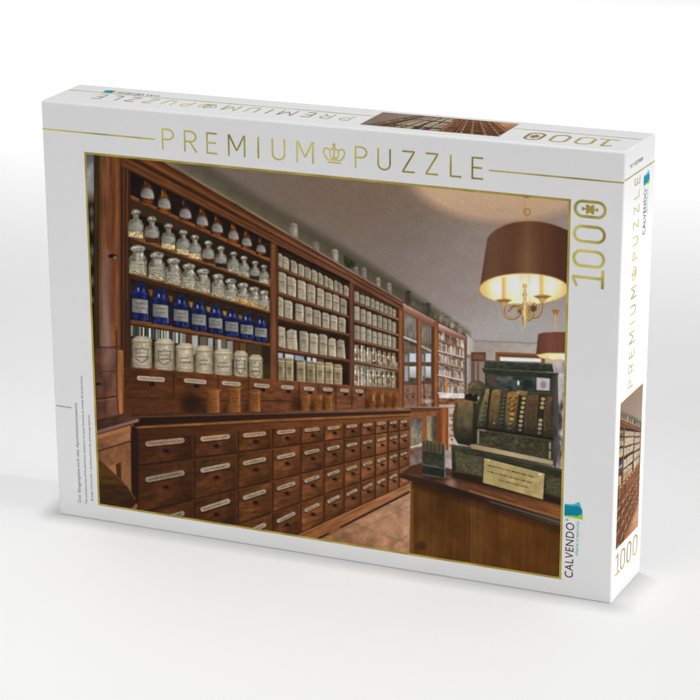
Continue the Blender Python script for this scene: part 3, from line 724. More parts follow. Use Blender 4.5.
    for x0, x1 in ((270, 329), (340.5, 409)):
        S.line([(x0, ky(x0, .513)), (x1, ky(x1, .513))], 2, (34, 20, 14), .9, 1)
    S.poly([(329, ky(329, .505)), (340.5, ky(340.5, .505)), (340.5, ky(340.5, .522)), (329, ky(329, .522))], (126, 78, 48), .9)
    # counter top
    S.poly([(131, 414.6), (290, 410.8), (410, 407.6), (410, 411), (290, 414.8), (170, 418.6), (131, 420)], grain(lin((131, 0), (58, 33, 22), (410, 0), (142, 104, 88), (.5, (92, 56, 40))), 8, 1.5, .3, 51), .95, 1.2)
    S.poly([(131, 418.6), (170, 417), (280, 413.8), (410, 410.4), (411, 413.6), (280, 418.4), (170, 423.6), (133, 425.6)], lin((131, 0), (36, 19, 12), (410, 0), (66, 42, 34)), 1)
    S.line([(134, 416.8), (280, 413.4), (410, 410)], .8, (140, 100, 80), .5)
    S.line([(134, 427.6), (170, 425.6), (280, 420), (410, 414.6)], 2, grain((150, 92, 50), 10, 2, .3, 52, -.04), .9)
    S.line([(134, 430.4), (170, 428), (280, 422), (410, 416)], 1, (62, 34, 20), .7)

    # ---- side counter at the left with the rounded table edge before it
    S.poly([(96, 420), (125, 413), (141, 419), (136, 423), (97, 434)], grain(lin((97, 430), (58, 34, 26), (135, 416), (88, 54, 40)), 8, 2, .3, 53, -.25))
    S.poly([(95, 431), (138, 418.8), (139, 421.6), (96, 434.6)], lin((97, 0), (116, 88, 84), (138, 0), (134, 106, 98)), 1)
    S.poly([(96, 435), (134, 424), (131, 430), (97.4, 440)], (164, 104, 66), 1); S.line([(96, 434.8), (136, 423)], 1, (44, 24, 18), .8)
    S.poly([(97, 439), (132, 429), (129.4, 441), (98, 451)], grain(lin((98, 440), (124, 78, 54), (128, 436), (152, 98, 68)), 6, 3, .2, 54))
    S.line([(98, 451.4), (130, 441.4)], 1.4, (42, 22, 16), .9)
    S.poly([(98, 452), (130.6, 442), (132, 500), (98, 500)], grain((128, 82, 56), 4, 8, .22, 55))
    S.poly([(101, 470), (121, 461), (122, 481), (114, 478)], (158, 104, 68), 1); S.poly([(115.8, 464.4), (121, 461.6), (121.4, 482), (117, 478)], (72, 40, 22), 1)
    S.rect(122, 130.6, 462, 500, (142, 92, 66), .7); S.line([(123, 466), (131, 464)], .8, (96, 58, 42), .6)
    S.poly([(131, 425), (137, 428), (138, 520), (131.6, 500)], (42, 21, 13), .9, 1.6)
    S.poly([(97, 456), (104, 463.5), (112, 471), (120, 478), (128, 487), (134, 496), (137, 505), (133, 515), (97, 515)], grain(lin((100, 462), (84, 54, 24), (122, 506), (54, 33, 16)), 12, 2.5, .35, 56, .1))
    S.line([(97, 456.4), (112, 471.2), (128, 487.2), (135.4, 499)], 1.2, (116, 78, 44), .7)
    S.poly([(128, 512), (136.6, 503), (138, 506), (134, 515)], (148, 92, 66), .9, 1.2)

    # ---- desk
    S.poly([(400, 473.4), (411, 466), (424, 462), (456, 470), (572, 500), (572, 530)], grain(lin((410, 470), (76, 50, 38), (565, 512), (128, 78, 48), (.3, (98, 62, 44)), (.75, (112, 68, 44))), 12, 2, .25, 57, .27))
    S.ell(451, 482, 4.5, 7, (166, 146, 140), .55, 5)
    S.poly([(448, 472), (456, 472), (562, 502), (562, 506), (470, 484), (452, 479)], (58, 34, 24), .7, 4)
    S.poly([(411, 478), (561, 525), (561, 585), (409.6, 560)], grain(grain(lin((411, 0), (80, 47, 22), (560, 0), (88, 52, 24), (.08, (98, 60, 29)), (.25, (88, 52, 24)), (.4, (96, 57, 26)), (.42, (112, 70, 34)), (.55, (92, 54, 25)), (.75, (98, 57, 25))), 3, 50, .15, 58, .03), 18, 14, .18, 59))
    S.ell(441, 500, 6, 14, (62, 35, 14), .5, 8); S.ell(421, 546, 5, 4, (54, 30, 14), .6, 4); S.ell(455, 520, 4, 18, (74, 43, 16), .4, 6); S.ell(520, 545, 10, 16, (86, 52, 20), .4, 10)
    S.rect(410, 413.4, 480, 562, (132, 86, 46), .6, 1.6); S.line([(471.4, 500), (471, 568)], .9, (132, 86, 44), .5)
    S.poly([(411, 481), (561, 528), (561, 534), (411, 487)], (46, 26, 12), .5, 5)
    S.poly([(400, 473.4), (414, 476.6), (440, 483), (480, 495.6), (520, 507.6), (565, 521), (565, 527.4), (520, 514.6), (480, 502), (440, 489.4), (414, 482), (400, 477.6)], lin((400, 0), (58, 38, 28), (560, 0), (72, 62, 54), (.4, (44, 28, 22)), (.75, (56, 44, 38))), 1)
    S.line([(470, 491), (520, 506), (563, 518.6)], 1.2, (186, 122, 76), .6, 1.2)
    S.line([(490, 501.4), (530, 513.4), (563, 523.4)], 1, (134, 124, 108), .6, 1)
    S.line([(414, 483), (480, 503), (561, 528)], 1, (30, 18, 12), .7)
    # ticket spike block
    S.poly([(422.4, 441), (427, 440), (444.6, 444.4), (445, 477.4), (422, 473.4)], grain(lin((0, 441), (78, 70, 52), (0, 476), (40, 44, 40), (.25, (58, 56, 44)), (.45, (52, 53, 44)), (.72, (64, 65, 52)), (.78, (36, 38, 35))), 3, 2, .3, 61))
    for k in range(11):
        x = 423.4 + k * 1.95
        S.line([(x, 440.4 + k * .34), (x + .1, 451 + k * .3)], .8, (150, 132, 96) if k % 2 else (108, 98, 74), .75, .8)
        S.line([(x + .9, 442 + k * .34), (x + .9, 453 + k * .3)], .6, (26, 26, 22), .7, .8)
    S.line([(422.4, 464), (444.6, 468.8)], 1, (128, 130, 112), .6); S.line([(422, 474), (445, 478)], 1.2, (86, 96, 90), .7)
    S.line([(445, 444.6), (445.2, 478)], 1.1, (128, 142, 150), .85); S.ell(446, 470.6, 1.6, 1, (70, 66, 50), .9); S.ell(448, 474, 2.4, .9, (60, 52, 44), .8)
    S.ell(436, 479, 12, 1.6, (40, 26, 20), .6, 2)

    # ---- cash register
    S.poly([(551, 362), (575, 362), (575, 480), (551, 470)], grain((172, 164, 164), 4, 5, .3, 62))
    for _ in range(26):
        S.ell(U(555, 564), U(392, 470), U(.6, 2), U(1, 5), vary((72, 60, 62), .4), .7, 1.4)
    S.ell(559, 418, 3.4, 6, (52, 52, 54), .8, 2.4); S.rect(556, 558, 394, 412, (60, 44, 44), .7)
    dk = (54, 54, 42)
    S.poly([(484.6, 360), (552, 363.6), (554, 372), (484, 369.4)], grain(lin((0, 360), (70, 74, 60), (0, 371), (46, 50, 40)), 4, 2, .4, 63))
    S.line([(485, 360.6), (553, 364)], 1, (112, 122, 106), .6)
    for k in range(9): S.rect(488 + k * 7, 489 + k * 7, 362.6 + k * .3, 369 + k * .3, (38, 44, 38), .6, 1)
    S.poly([(481.6, 367.6), (558.8, 373), (557, 378), (484, 373)], grain(lin((0, 368), (66, 70, 56), (0, 377), (40, 42, 34)), 6, 2, .3, 64))
    S.line([(482, 368), (558.6, 373.4)], .9, (112, 112, 92), .6)
    S.poly([(485, 372.6), (556.6, 377.4), (558, 445), (552, 462), (486, 440)], grain(dk, 5, 4, .2, 65))
    S.poly([(486.4, 374), (551, 378.4), (551, 391), (487, 390)], grain(lin((487, 0), (60, 63, 56), (551, 0), (80, 86, 80), (.3, (70, 79, 72)), (.6, (50, 56, 51))), 5, 3, .5, 66))
    S.poly([(489, 375), (495.6, 375.6), (495.6, 386), (489, 385.4)], (88, 68, 64), .9); S.rect(497, 512, 377, 381, (104, 116, 110), .45, 2)
    S.ell(518.4, 383, 1.1, 2.3, (236, 244, 250), .95, 1.2); S.rect(524, 533, 382, 388, (36, 42, 40), .8, 1.4)
    S.poly([(536.8, 377.4), (549.8, 378.6), (549.4, 390.6), (536.6, 389.8)], (186, 178, 180), 1); S.ell(543.4, 384.4, 3, 3.8, lin((543, 380), (150, 128, 140), (543, 389), (122, 104, 124)), .8, 2.4)
    S.line([(486, 391.4), (552, 393)], 1.6, (84, 76, 56), .8)
    S.poly([(551, 376), (558, 374.4), (559, 452), (556, 468), (551.6, 464)], grain(lin((551, 0), (58, 52, 44), (559, 0), (88, 84, 82)), 2, 12, .3, 68))
    # domes and drum at the left
    S.poly([(467.4, 392), (468, 384), (472, 380.6), (478, 380), (486, 383.6), (486, 396), (470, 397)], grain(lin((470, 380), (112, 94, 66), (480, 396), (66, 66, 52)), 3, 3, .35, 69))
    S.poly([(464.6, 399), (466, 394.4), (470, 393), (473, 396), (477, 393.6), (478, 402), (466, 402)], (26, 22, 20), .95, 1.2)
    S.poly([(453, 428), (453, 415), (455, 405), (458, 400), (466, 399.6), (477, 402), (478, 420), (476, 444), (470, 446), (458, 443.4), (454.4, 437)],
           grain(lin((0, 400), (126, 100, 66), (0, 444), (38, 34, 27), (.22, (106, 90, 62)), (.5, (86, 78, 56)), (.78, (58, 54, 40))), 3, 5, .22, 70))
    S.ell(467, 423, 3, 4, (122, 112, 86), .5, 5); S.poly([(453, 430), (453, 414), (456, 404), (458.6, 401), (456.6, 418), (458, 443), (454.4, 437)], (50, 44, 32), .5, 2)
    S.poly([(473.6, 402), (478.4, 404), (478, 444), (472, 446)], (34, 32, 26), .75, 2)
    # key banks
    S.poly([(477, 404), (482, 392), (490, 389.6), (548, 395), (553, 400), (552.6, 439), (476, 427)], grain((62, 58, 44), 3, 4, .3, 71))

    def strip(t0, t1, b0, b1, col, seed, a=1.):
        pts = []
        for u in np.linspace(0, 1, 6):
            pts.append((t0[0] + (b0[0] - t0[0]) * u - 1.6 * math.sin(u * 1.6), t0[1] + (b0[1] - t0[1]) * u))
        for u in np.linspace(1, 0, 6):
            pts.append((t1[0] + (b1[0] - t1[0]) * u - 1.6 * math.sin(u * 1.6), t1[1] + (b1[1] - t1[1]) * u))
        S.poly(pts, grain(col, 3, 3, .22, seed), a, .9)
        cx, w_ = (t0[0] + t1[0]) / 2, (t1[0] - t0[0]) / 2 + .3
        S.ell(cx + .6, (t0[1] + t1[1]) / 2 + .4, w_, 2.6, grain(lambda x, y: ev(col, x, y) * 1.08, 3, 3, .2, seed), a, 1)
        S.line([(t0[0] - .2, t0[1] + 3), (t0[0] - 1.8 + (b0[0] - t0[0]) * .5, (t0[1] + b0[1]) / 2), b0], .8, (150, 132, 92), .35 * a, 1)
    G = lambda c0, c1: lin((0, 391), c0, (0, 433), c1)
    strip((485.4, 391), (489.4, 390), (478.4, 427), (486, 428.4), G((142, 112, 72), (66, 72, 58)), 72)
    strip((489.6, 390), (491.6, 390.4), (487, 428.4), (489.4, 428.8), G((44, 36, 26), (26, 28, 24)), 73)
    strip((492, 391), (500.6, 391.8), (490.2, 429), (498, 430), G((128, 98, 62), (74, 66, 48)), 74)
    strip((501, 391.6), (507, 392.4), (500, 430.2), (505.6, 431.2), G((72, 64, 50), (50, 56, 48)), 75)
    strip((507.4, 393), (518.6, 394.2), (507.4, 431.6), (516, 432.6), G((136, 100, 58), (78, 76, 60)), 76)
    strip((518.8, 394), (526, 395), (517, 432.8), (524.6, 434), G((58, 46, 32), (40, 38, 30)), 77)
    strip((527, 396), (538, 397), (526.4, 434.2), (536.4, 435.8), G((96, 72, 52), (66, 54, 42)), 78)
    strip((538.4, 396), (545.6, 397), (537.4, 436), (544, 437), G((56, 46, 36), (44, 40, 32)), 79)
    strip((546.4, 398), (551.6, 399), (545.4, 437.2), (551, 438), G((98, 70, 50), (70, 60, 48)), 80)
    for (x0, y0, x1, y1, n, c0, c1, rad) in ((524, 398.4, 521.2, 430, 8, (214, 182, 120), (196, 190, 160), 1.9), (543.2, 399, 540.6, 433, 9, (210, 178, 122), (190, 178, 146), 2.),
                                             (512.6, 399.6, 511, 428.4, 7, (190, 124, 52), (150, 136, 124), 1.7), (515.6, 396.6, 514.6, 408, 3, (176, 120, 62), (190, 130, 60), 1.3), (509.4, 396.4, 509, 408, 3, (182, 124, 62), (160, 108, 56), 1.3),
                                             (504.4, 396, 502.4, 427, 9, (120, 104, 78), (98, 108, 98), 1.2), (485, 402, 482.4, 425, 6, (112, 98, 70), (128, 134, 112), 1.3)):
        for k in range(n):
            if n == 9 and x0 > 540 and k in (3, 4): continue
            u = k / (n - 1); x, y = x0 + (x1 - x0) * u - 1.2 * math.sin(u * 1.6), y0 + (y1 - y0) * u
            S.ell(x + .7, y + 1., rad, rad * .9, (26, 22, 18), .75, 1)
            S.ell(x, y, rad, rad * .82, tuple(A(c0) + (A(c1) - A(c0)) * u), .92, .9)
            S.ell(x, y + .1, rad * .4, rad * .35, (92, 74, 50), .6, .8)
    S.poly([(476, 421), (500, 424), (552, 432), (552.6, 440), (476, 428)], (30, 28, 22), .45, 6)
    S.ell(512.6, 414, 1.7, 1.6, (226, 128, 34), .9, 1); S.ell(512, 419, 1.8, 1.6, (206, 160, 40), .9, 1)
    S.ell(494, 423, .9, .9, (190, 170, 140), .8, 1); S.poly([(516, 390), (528, 391.4), (527, 396), (518, 395)], grain((150, 124, 88), 2, 1, .5, 81), .9, 1.2)
    S.line([(476, 427.6), (500, 430.6), (526, 434.6), (552.6, 439)], 1.8, (26, 24, 20), .9, 1)
    S.line([(478, 429.6), (526, 436.6), (552, 441)], .9, (134, 104, 64), .55)
    S.poly([(477, 430), (552.6, 441), (552.6, 464), (476, 446)], grain(grain((64, 60, 44), 1.8, 1.4, .4, 82), 9, 5, .2, 83))
    for k in range(14):
        x = U(484, 545); y = seg(x, (480, 438), (552, 451)) + U(-4, 4); S.ell(x, y, U(1.4, 3), U(.8, 1.6), vary((112, 104, 74), .2), .35, 1.4)
    S.rect(476.8, 480, 430, 444, (62, 62, 48), .9); S.line([(478.4, 431), (478.2, 443)], 1.6, (176, 170, 132), .75, 1.2)
    S.rect(547.6, 552.6, 442, 461, (54, 52, 42), .9); S.line([(550, 443), (549.8, 458)], 1.9, (196, 182, 138), .75, 1.2); S.rect(547.6, 552, 449, 451, (60, 56, 44), .8)
    # base with its cream ledge
    S.poly([(451.6, 444.6), (470, 446.6), (566, 470), (566, 506), (452, 474)], grain(lin((470, 446), (64, 62, 46), (466, 474), (44, 44, 34)), 6, 3, .3, 84, .24))
    S.line([(451.6, 446), (470, 448), (566, 471.6)], 1.2, (92, 88, 66), .6)
    S.poly([(470, 444.4), (474, 444), (553, 460.6), (553.4, 465), (471, 448.6)], lin((470, 0), (150, 128, 96), (553, 0), (168, 146, 114), (.5, (182, 160, 126))), 1, 1)
    S.line([(471, 449), (553.4, 465.6)], 1, (34, 32, 26), .7)
    S.poly([(455.4, 451), (482.6, 457.4), (482.4, 477.6), (456, 470)], grain(grain((82, 78, 56), 1.3, 1.2, .4, 85), 4, 3, .2, 95), 1, .9)
    S.poly([(546.4, 475), (563, 478.6), (562, 497.6), (545.4, 493)], grain(grain((74, 71, 52), 1.3, 1.2, .4, 86), 4, 3, .2, 96), 1, .9)
    for cx, cy, r in ((469, 464.6, 5), (461, 461, 3), (477, 467.6, 3), (550.6, 484, 4), (557, 487, 3)):
        for k in range(6):
            a = k * 1.05; S.line([(cx, cy), (cx + r * math.cos(a), cy + r * .85 * math.sin(a))], .8, (124, 120, 88), .3, .9)
        S.ell(cx, cy, r * .9, r * .8, (52, 52, 38), .25, 1)
        S.line([(cx + r * math.cos(t_ / 2), cy + r * .85 * math.sin(t_ / 2)) for t_ in range(13)], .7, (120, 114, 84), .35, .9)
    S.line([(456, 471), (482, 478.6)], 1, (120, 112, 84), .5)
    S.poly([(452, 472), (470, 474), (562, 500), (562, 505), (452, 477)], (44, 28, 22), .9, 1.4)
    # paper notice
    S.poly([(484.2, 458), (544.6, 473.6), (543, 499.4), (483, 482.6)], grain(lin((484, 460), (164, 146, 96), (543, 490), (178, 154, 104)), 8, 6, .14, 87), 1, .9)
    S.line([(484, 458.4), (544.4, 474)], .8, (206, 190, 144), .5)
    for x0, x1, u in ((488, 536, .24), (487.6, 531.6, .49), (499.6, 529.6, .72)):
        yy = lambda x: seg(x, (484, 458), (544.6, 473.8)) + 25 * u
        x = x0
        while x < x1 - 2:
            wl = U(3, 9); wl = min(wl, x1 - x); scribble(x, x + wl, yy(x) - .9, yy(x) + .9, (66, 54, 36), wd=.9, slope=.26, a=.85); x += wl + 1.3
    S.ell(540, 474.4, 1.4, 1, (226, 216, 190), .9, 1); S.ell(488.6, 459.8, 1, .8, (214, 204, 170), .9, 1)

    # ---- hanging lamps
    def arc(cx, cy, rx, ry, a0, a1, n=18):
        return [(cx + rx * math.cos(math.radians(a0 + (a1 - a0) * k / n)), cy + ry * math.sin(math.radians(a0 + (a1 - a0) * k / n))) for k in range(n + 1)]
    brass, bright, dim = (176, 134, 74), (236, 202, 140), (104, 72, 36)
    S.line([(524.6, 194), (526.6, 214), (527, 224)], 2, (186, 142, 94), 1)
    S.poly([(521, 194), (530, 195), (528.6, 198), (523, 197)], (112, 74, 44), .9)
    S.line(arc(527, 212, 3.2, 3.4, 0, 360), 1.3, (164, 120, 74), 1); S.line([(525.6, 198), (526.4, 208)], .8, (226, 186, 138), .6)
    # inside of the big shade: lit
    rim = arc(524, 289, 44.4, 15.6, 0, 360, 40)
    S.poly(rim, lin((480, 0), (232, 182, 106), (568, 0), (238, 190, 120), (.22, (252, 222, 158)), (.45, (255, 240, 200)), (.65, (255, 236, 190)), (.85, (246, 206, 140))), 1)
    for x, y, rx, ry in ((499, 288, 9, 10), (514, 284, 8, 9), (534, 285, 8, 9), (551, 286, 9, 9)):
        S.ell(x, y, rx, ry, (255, 250, 236), .85, 9)
    for x in (508, 521, 529, 546, 556):
        S.line([(x, 276), (x + .6, 300)], 1.4, (238, 196, 124), .5, 2)
    S.rect(501.8, 506.4, 277, 300, lin((501, 0), (206, 156, 82), (507, 0), (240, 196, 124)), .9, 1.4); S.rect(539.4, 544, 275, 296, lin((539, 0), (214, 166, 90), (545, 0), (240, 200, 130)), .9, 1.4)
    shade = [(487.4, 238.4)] + [(490, 234.6), (496, 229.6), (505, 225), (515, 222.2), (527, 221.1), (540, 221.6), (553, 224.4), (562, 227.8), (575, 233)] + [(575, 284)] + arc(524, 289, 44.4, 15.6, -8, -180, 26)
    S.poly(shade, grain(lin((480, 0), (94, 66, 50), (575, 0), (80, 50, 41), (.12, (108, 75, 57)), (.35, (97, 62, 46)), (.5, (118, 78, 57)), (.62, (103, 64, 48)), (.85, (84, 51, 40))), 2.4, 60, .04, 88), 1, .9)
    S.ell(526, 262, 10, 16, (142, 98, 74), .35, 14); S.ell(508, 246, 12, 18, (112, 72, 56), .3, 12)
    S.line(shade[:10], .9, (128, 92, 74), .7)
    S.line(arc(524, 289, 44.4, 15.6, -180, 0, 26), 1.2, (206, 158, 100), .7, 1.2); S.line(arc(524, 289, 44.2, 15.4, 0, 180, 26), 1, (196, 144, 84), .55, 1.4)
    # stem, cups and arms
    for y, r in ((286, 2), (290.6, 1.4), (294.6, 2.2), (299, 1.5), (303.6, 2.6), (308, 3.4), (313, 5), (318, 2.8), (321.4, 2), (324.6, 1.4)):
        S.ell(525, y, r, 2.7, lin((525 - r, 0), dim, (525 + r, 0), brass, (.4, bright)), 1, 1)
    for pts in ([(503.6, 303)] + arc(511.8, 311, 8.2, 7.6, 180, 20, 14) + arc(514.6, 311, 5.4, 5.2, 10, -170, 14), [(541.8, 299), (541.6, 306)] + arc(534.2, 308, 7.4, 9.4, 0, 150, 14) + [(527.6, 309)],
                arc(524, 314, 9, 6.6, -50, 60, 10), [(520, 305), (513.6, 304.6), (511.4, 306)], [(530, 306), (534, 303.4), (536, 306)]):
        S.line(pts, 2.3, (110, 78, 40), 1, 1); S.line([(a - .2, b - .2) for a, b in pts], 1.5, brass, 1, .9); S.line([(a - .4, b - .5) for a, b in pts], .6, bright, .75, .8)
    for x, y, w_ in ((503.8, 300.2, 7.4), (542.4, 296.2, 8.2)):
        S.poly([(x - w_, y), (x + w_, y), (x + w_ * .45, y + 3), (x + 1.6, y + 6.4), (x - 1.6, y + 6.4), (x - w_ * .45, y + 3)], lin((x - w_, 0), (136, 96, 48), (x + w_, 0), (150, 112, 60), (.5, (204, 160, 92))), 1, 1)
        S.ell(x, y, w_, 1.5, (122, 84, 42), .9, .9); S.line([(x - w_, y - .6), (x + w_, y - .6)], .7, (246, 214, 150), .6)
    S.ell(533.6, 308.6, 3.2, 3, (92, 66, 36), .9, 1.2); S.ell(519.4, 311, 2, 2, (112, 80, 40), .8, 1.2); S.ell(530, 303, 2.4, 2, (214, 170, 104), .8, 1.2)
    # farther lamp
    S.poly([(551.6, 309.4), (559.6, 309.8), (558, 313.6), (557, 316), (554.4, 316), (553.4, 313.4)], (156, 112, 60), 1)
    S.line([(555.8, 314), (555.8, 333)], 1.7, (196, 148, 92), 1, 1); S.line([(555.4, 314), (555.4, 333)], .5, (240, 206, 156), .7)
    S.poly([(536, 354.4), (545, 351), (575, 350), (575, 360), (550, 359.4), (540, 357.6)], lin((536, 0), (236, 190, 126), (572, 0), (255, 240, 214), (.4, (250, 226, 180))), 1)
    S.poly([(538.2, 334), (543, 332.6), (556, 331.8), (575, 332.4), (575, 354), (560, 353), (546, 353), (536, 355)], grain(lin((536, 0), (96, 58, 48), (570, 0), (112, 66, 54), (.4, (122, 74, 60))), 2.2, 30, .05, 89), 1, .9)
    S.line([(536, 355), (546, 353.4), (560, 353.4), (570, 354)], .8, (226, 168, 110), .7)
    for x, y in ((550, 360), (553.6, 361.6), (557, 360.4), (547.6, 358.8), (560.6, 360)): S.ell(x, y, 1.6, 1.6, (216, 172, 116), .9, 1.1)

    # the even speckle of the print
    S.C *= (1 + .05 * fbm(S.X / 1.3, S.Y / 1.3, 900, 2) + .02 * fbm(S.X / 6, S.Y / 6, 901, 2))[..., None]
    L = (S.C @ A([.3, .59, .11]))[..., None]            # the print's contrast: deep, slightly richer darks
    S.C[..., 1] += .07 * np.maximum(S.C[..., 0] - S.C[..., 1], 0)
    S.C = (L + (S.C - L) * np.where(S.C[..., 2:] > S.C[..., :1], .78, np.interp(L, [20, 60, 130, 180], [1.1, 1.1, 1., 1.]))) * np.interp(L, [0, 60, 130, 190, 255], [.80, .88, .95, .99, 1.])
    np.clip(S.C, 0, 255, out=S.C)

# ---------------------------------------------------------------- printing the pictures
DRAFT = np.array([[1.2925904332553786, -0.07438246026414778, 63.20015066830504], [0.09183225770192083, -1.4890145797796108, 547.5317324962197],
                  [-0.00023602835594791415, -0.0001957810508782434, 1.065086079691523]])   # millimetres on the card -> drafting units


def print_sheet(name, nx, ny, cell_mm, place, parent):
    """ink a sheet of nx * ny cells: cell_mm takes a cell to the artwork's millimetres, place lays the sheet on the card"""
    S = Sheet(nx, ny, DRAFT @ cell_mm)
    paint(S)
    c = S.C / 255.
    lin_ = np.where(c <= .04045, c / 12.92, ((c + .055) / 1.055) ** 2.4)
    ink = np.clip(lin_ * 1.24 - .0045, .001, .92)
    i, j = np.meshgrid(np.arange(nx), np.arange(ny))
    P = place(i / (nx - 1), 1 - j / (ny - 1))
    vs = np.stack([np.broadcast_to(p, i.shape) for p in P], -1).reshape(-1, 3).astype(np.float32)
    a = (np.arange(ny - 1)[:, None] * nx + np.arange(nx - 1)[None, :]).ravel()
    q = np.stack([a, a + nx, a + nx + 1, a + 1], -1).astype(np.int32)
    me = bpy.data.meshes.new(name)
    me.vertices.add(nx * ny); me.vertices.foreach_set("co", vs.ravel())
    me.loops.add(q.size); me.loops.foreach_set("vertex_index", q.ravel())
    me.polygons.add(len(q)); me.polygons.foreach_set("loop_start", np.arange(0, q.size, 4, dtype=np.int32))
    me.update(calc_edges=True)
    at = me.color_attributes.new("ink", 'FLOAT_COLOR', 'POINT')
    at.data.foreach_set("color", np.concatenate([ink.reshape(-1, 3), np.ones((nx * ny, 1))], -1).astype(np.float32).ravel())
    me.validate()
    return link(name, me, PRINT, parent)


def cells(nx, ny, u0, u1, v0, v1):
    return np.array([[(u1 - u0) / (nx - 1), 0, u0], [0, -(v1 - v0) / (ny - 1), v1], [0, 0, 1.]])


FU0, FU1, FV0, FV1 = 32.0, 374.8, 11.7, 267.2       # gold border, outer edge
B = 1.45
nx, ny = 718, 536
pic = print_sheet("printed_picture", nx, ny, cells(nx, ny, FU0 + B, FU1 - B, FV0 + B, FV1 - B),
                  lambda a, b: front(FU0 + B + a * (FU1 - FU0 - 2 * B), FV0 + B + b * (FV1 - FV0 - 2 * B), .12), box)
pic["label"] = "large front print of an old pharmacy with shelves of jars, drawers and a cash register"
CU0, CU1 = 148.5, 263.2
nx, ny = 130, 300
SU0, SU1, SV0, SV1 = 5.0, 49.6, 36.0, 136.2
pic2 = print_sheet("printed_picture", nx, ny, cells(nx, ny, CU0, CU1, FV0 + B, FV1 - B),
                   lambda a, b: side(SU0 + .5 + a * (SU1 - SU0 - 1), SV0 + .5 + b * (SV1 - SV0 - 1), .12), box)
pic2["label"] = "narrow upright print of the pharmacy shelves on the right end"
nx, ny = 100, 300
TU0, TU1, TV0, TV1 = 228.4, 323.0, 11.0, 50.6
pic3 = print_sheet("printed_picture", nx, ny, cells(nx, ny, CU0, CU1, FV0 + B, FV1 - B),
                   lambda a, b: top(TU1 - .5 - b * (TU1 - TU0 - 1), TV0 + .5 + a * (TV1 - TV0 - 1), .12), box)
pic3["label"] = "sideways strip print of the pharmacy shelves on the top"


# ---------------------------------------------------------------- lettering
class Ink:
    """flat strokes of ink on one face of the card, each a hair above the one before"""
    def __init__(s, place, M=None):
        s.place, s.M, s.v, s.f, s.k = place, M or (lambda x, y: (x, y)), [], [], 0

    def face(s, pts, h=None):
        h = .10 + .004 * s.k if h is None else h
        s.k += 1
        b = len(s.v)
        for x, y in pts: s.v.append(s.place(*s.M(x, y), h))
        s.f.append(list(range(b, b + len(pts))))

    def stroke(s, pts, wd, closed=False):
        p = [np.array(q, float) for q in pts]
        p = [q for i, q in enumerate(p) if i == 0 or np.linalg.norm(q - p[i - 1]) > 1e-4]
        n = len(p); L, Rr = [], []
        for i in range(n):
            if closed: a, c = p[i - 1], p[(i + 1) % n]
            else: a, c = p[max(i - 1, 0)], p[min(i + 1, n - 1)]
            d0 = p[i] - a; d1 = c - p[i]
            d0 = d0 / (np.linalg.norm(d0) or 1); d1 = d1 / (np.linalg.norm(d1) or 1)
            if not d0.any(): d0 = d1
            if not d1.any(): d1 = d0
            t = d0 + d1; t = t / (np.linalg.norm(t) or 1)
            nn = np.array([-t[1], t[0]]); m = wd / 2 / max(.45, abs(nn @ np.array([-d0[1], d0[0]])))
            L.append(p[i] + nn * m); Rr.append(p[i] - nn * m)
        h = .10 + .004 * s.k; s.k += 1
        b = len(s.v)
        for a, c in zip(L, Rr):
            s.v.append(s.place(*s.M(*a), h)); s.v.append(s.place(*s.M(*c), h))
        for i in range(n if closed else n - 1):
            j = (i + 1) % n
            s.f.append([b + 2 * i, b + 2 * i + 1, b + 2 * j + 1, b + 2 * j])

    def build(s, name, mat, parent):
        me = bpy.data.meshes.new(name)
        me.from_pydata(s.v, [], s.f); me.update()
        return link(name, me, mat, parent)


def arc(cx, cy, rx, ry, a0, a1, n=14):
    return [(cx + rx * math.cos(math.radians(a0 + (a1 - a0) * k / n)), cy + ry * math.sin(math.radians(a0 + (a1 - a0) * k / n))) for k in range(n + 1)]


def letter(ch, w):
    """centre lines of a thin sans capital one unit high; x runs from 0 to w"""
    if ch == 'P': return [[(0, 0), (0, 1)], [(0, .965), (w * .45, .965)] + arc(w * .45, .725, w * .5, .24, 90, -90) + [(0, .485)]]
    if ch == 'R': return letter('P', w) + [[(w * .42, .485), (w * 1.0, 0)]]
    if ch == 'E': return [[(0, 0), (0, 1)], [(0, .965), (w, .965)], [(0, .52), (w * .9, .52)], [(0, .035), (w, .035)]]
    if ch == 'M': return [[(0, 0), (0, 1)], [(w, 0), (w, 1)], [(.02, .99), (w / 2, .26)], [(w - .02, .99), (w / 2, .26)]]
    if ch == 'I': return [[(0, 0), (0, 1)]]
    if ch == 'U': return [[(0, 1), (0, .3)] + arc(w / 2, .3, w / 2, .265, 180, 360) + [(w, 1)]]
    if ch == 'Z': return [[(0, .965), (w, .965)], [(w - .03, .95), (.03, .05)], [(0, .035), (w, .035)]]
    if ch == 'L': return [[(0, 0), (0, 1)], [(0, .035), (w, .035)]]


TITLE = (('P', 91.6, 8.4), ('R', 108, 8.6), ('E', 124.4, 7.2), ('M', 140.2, 11.4), ('I', 161.5, 0), ('U', 171.6, 8.6), ('M', 189.2, 11.2),
         ('P', 230.2, 8), ('U', 245.8, 8.2), ('Z', 262.3, 8.6), ('Z', 278.2, 8.6), ('L', 295.2, 7.2), ('E', 309.7, 7.2))


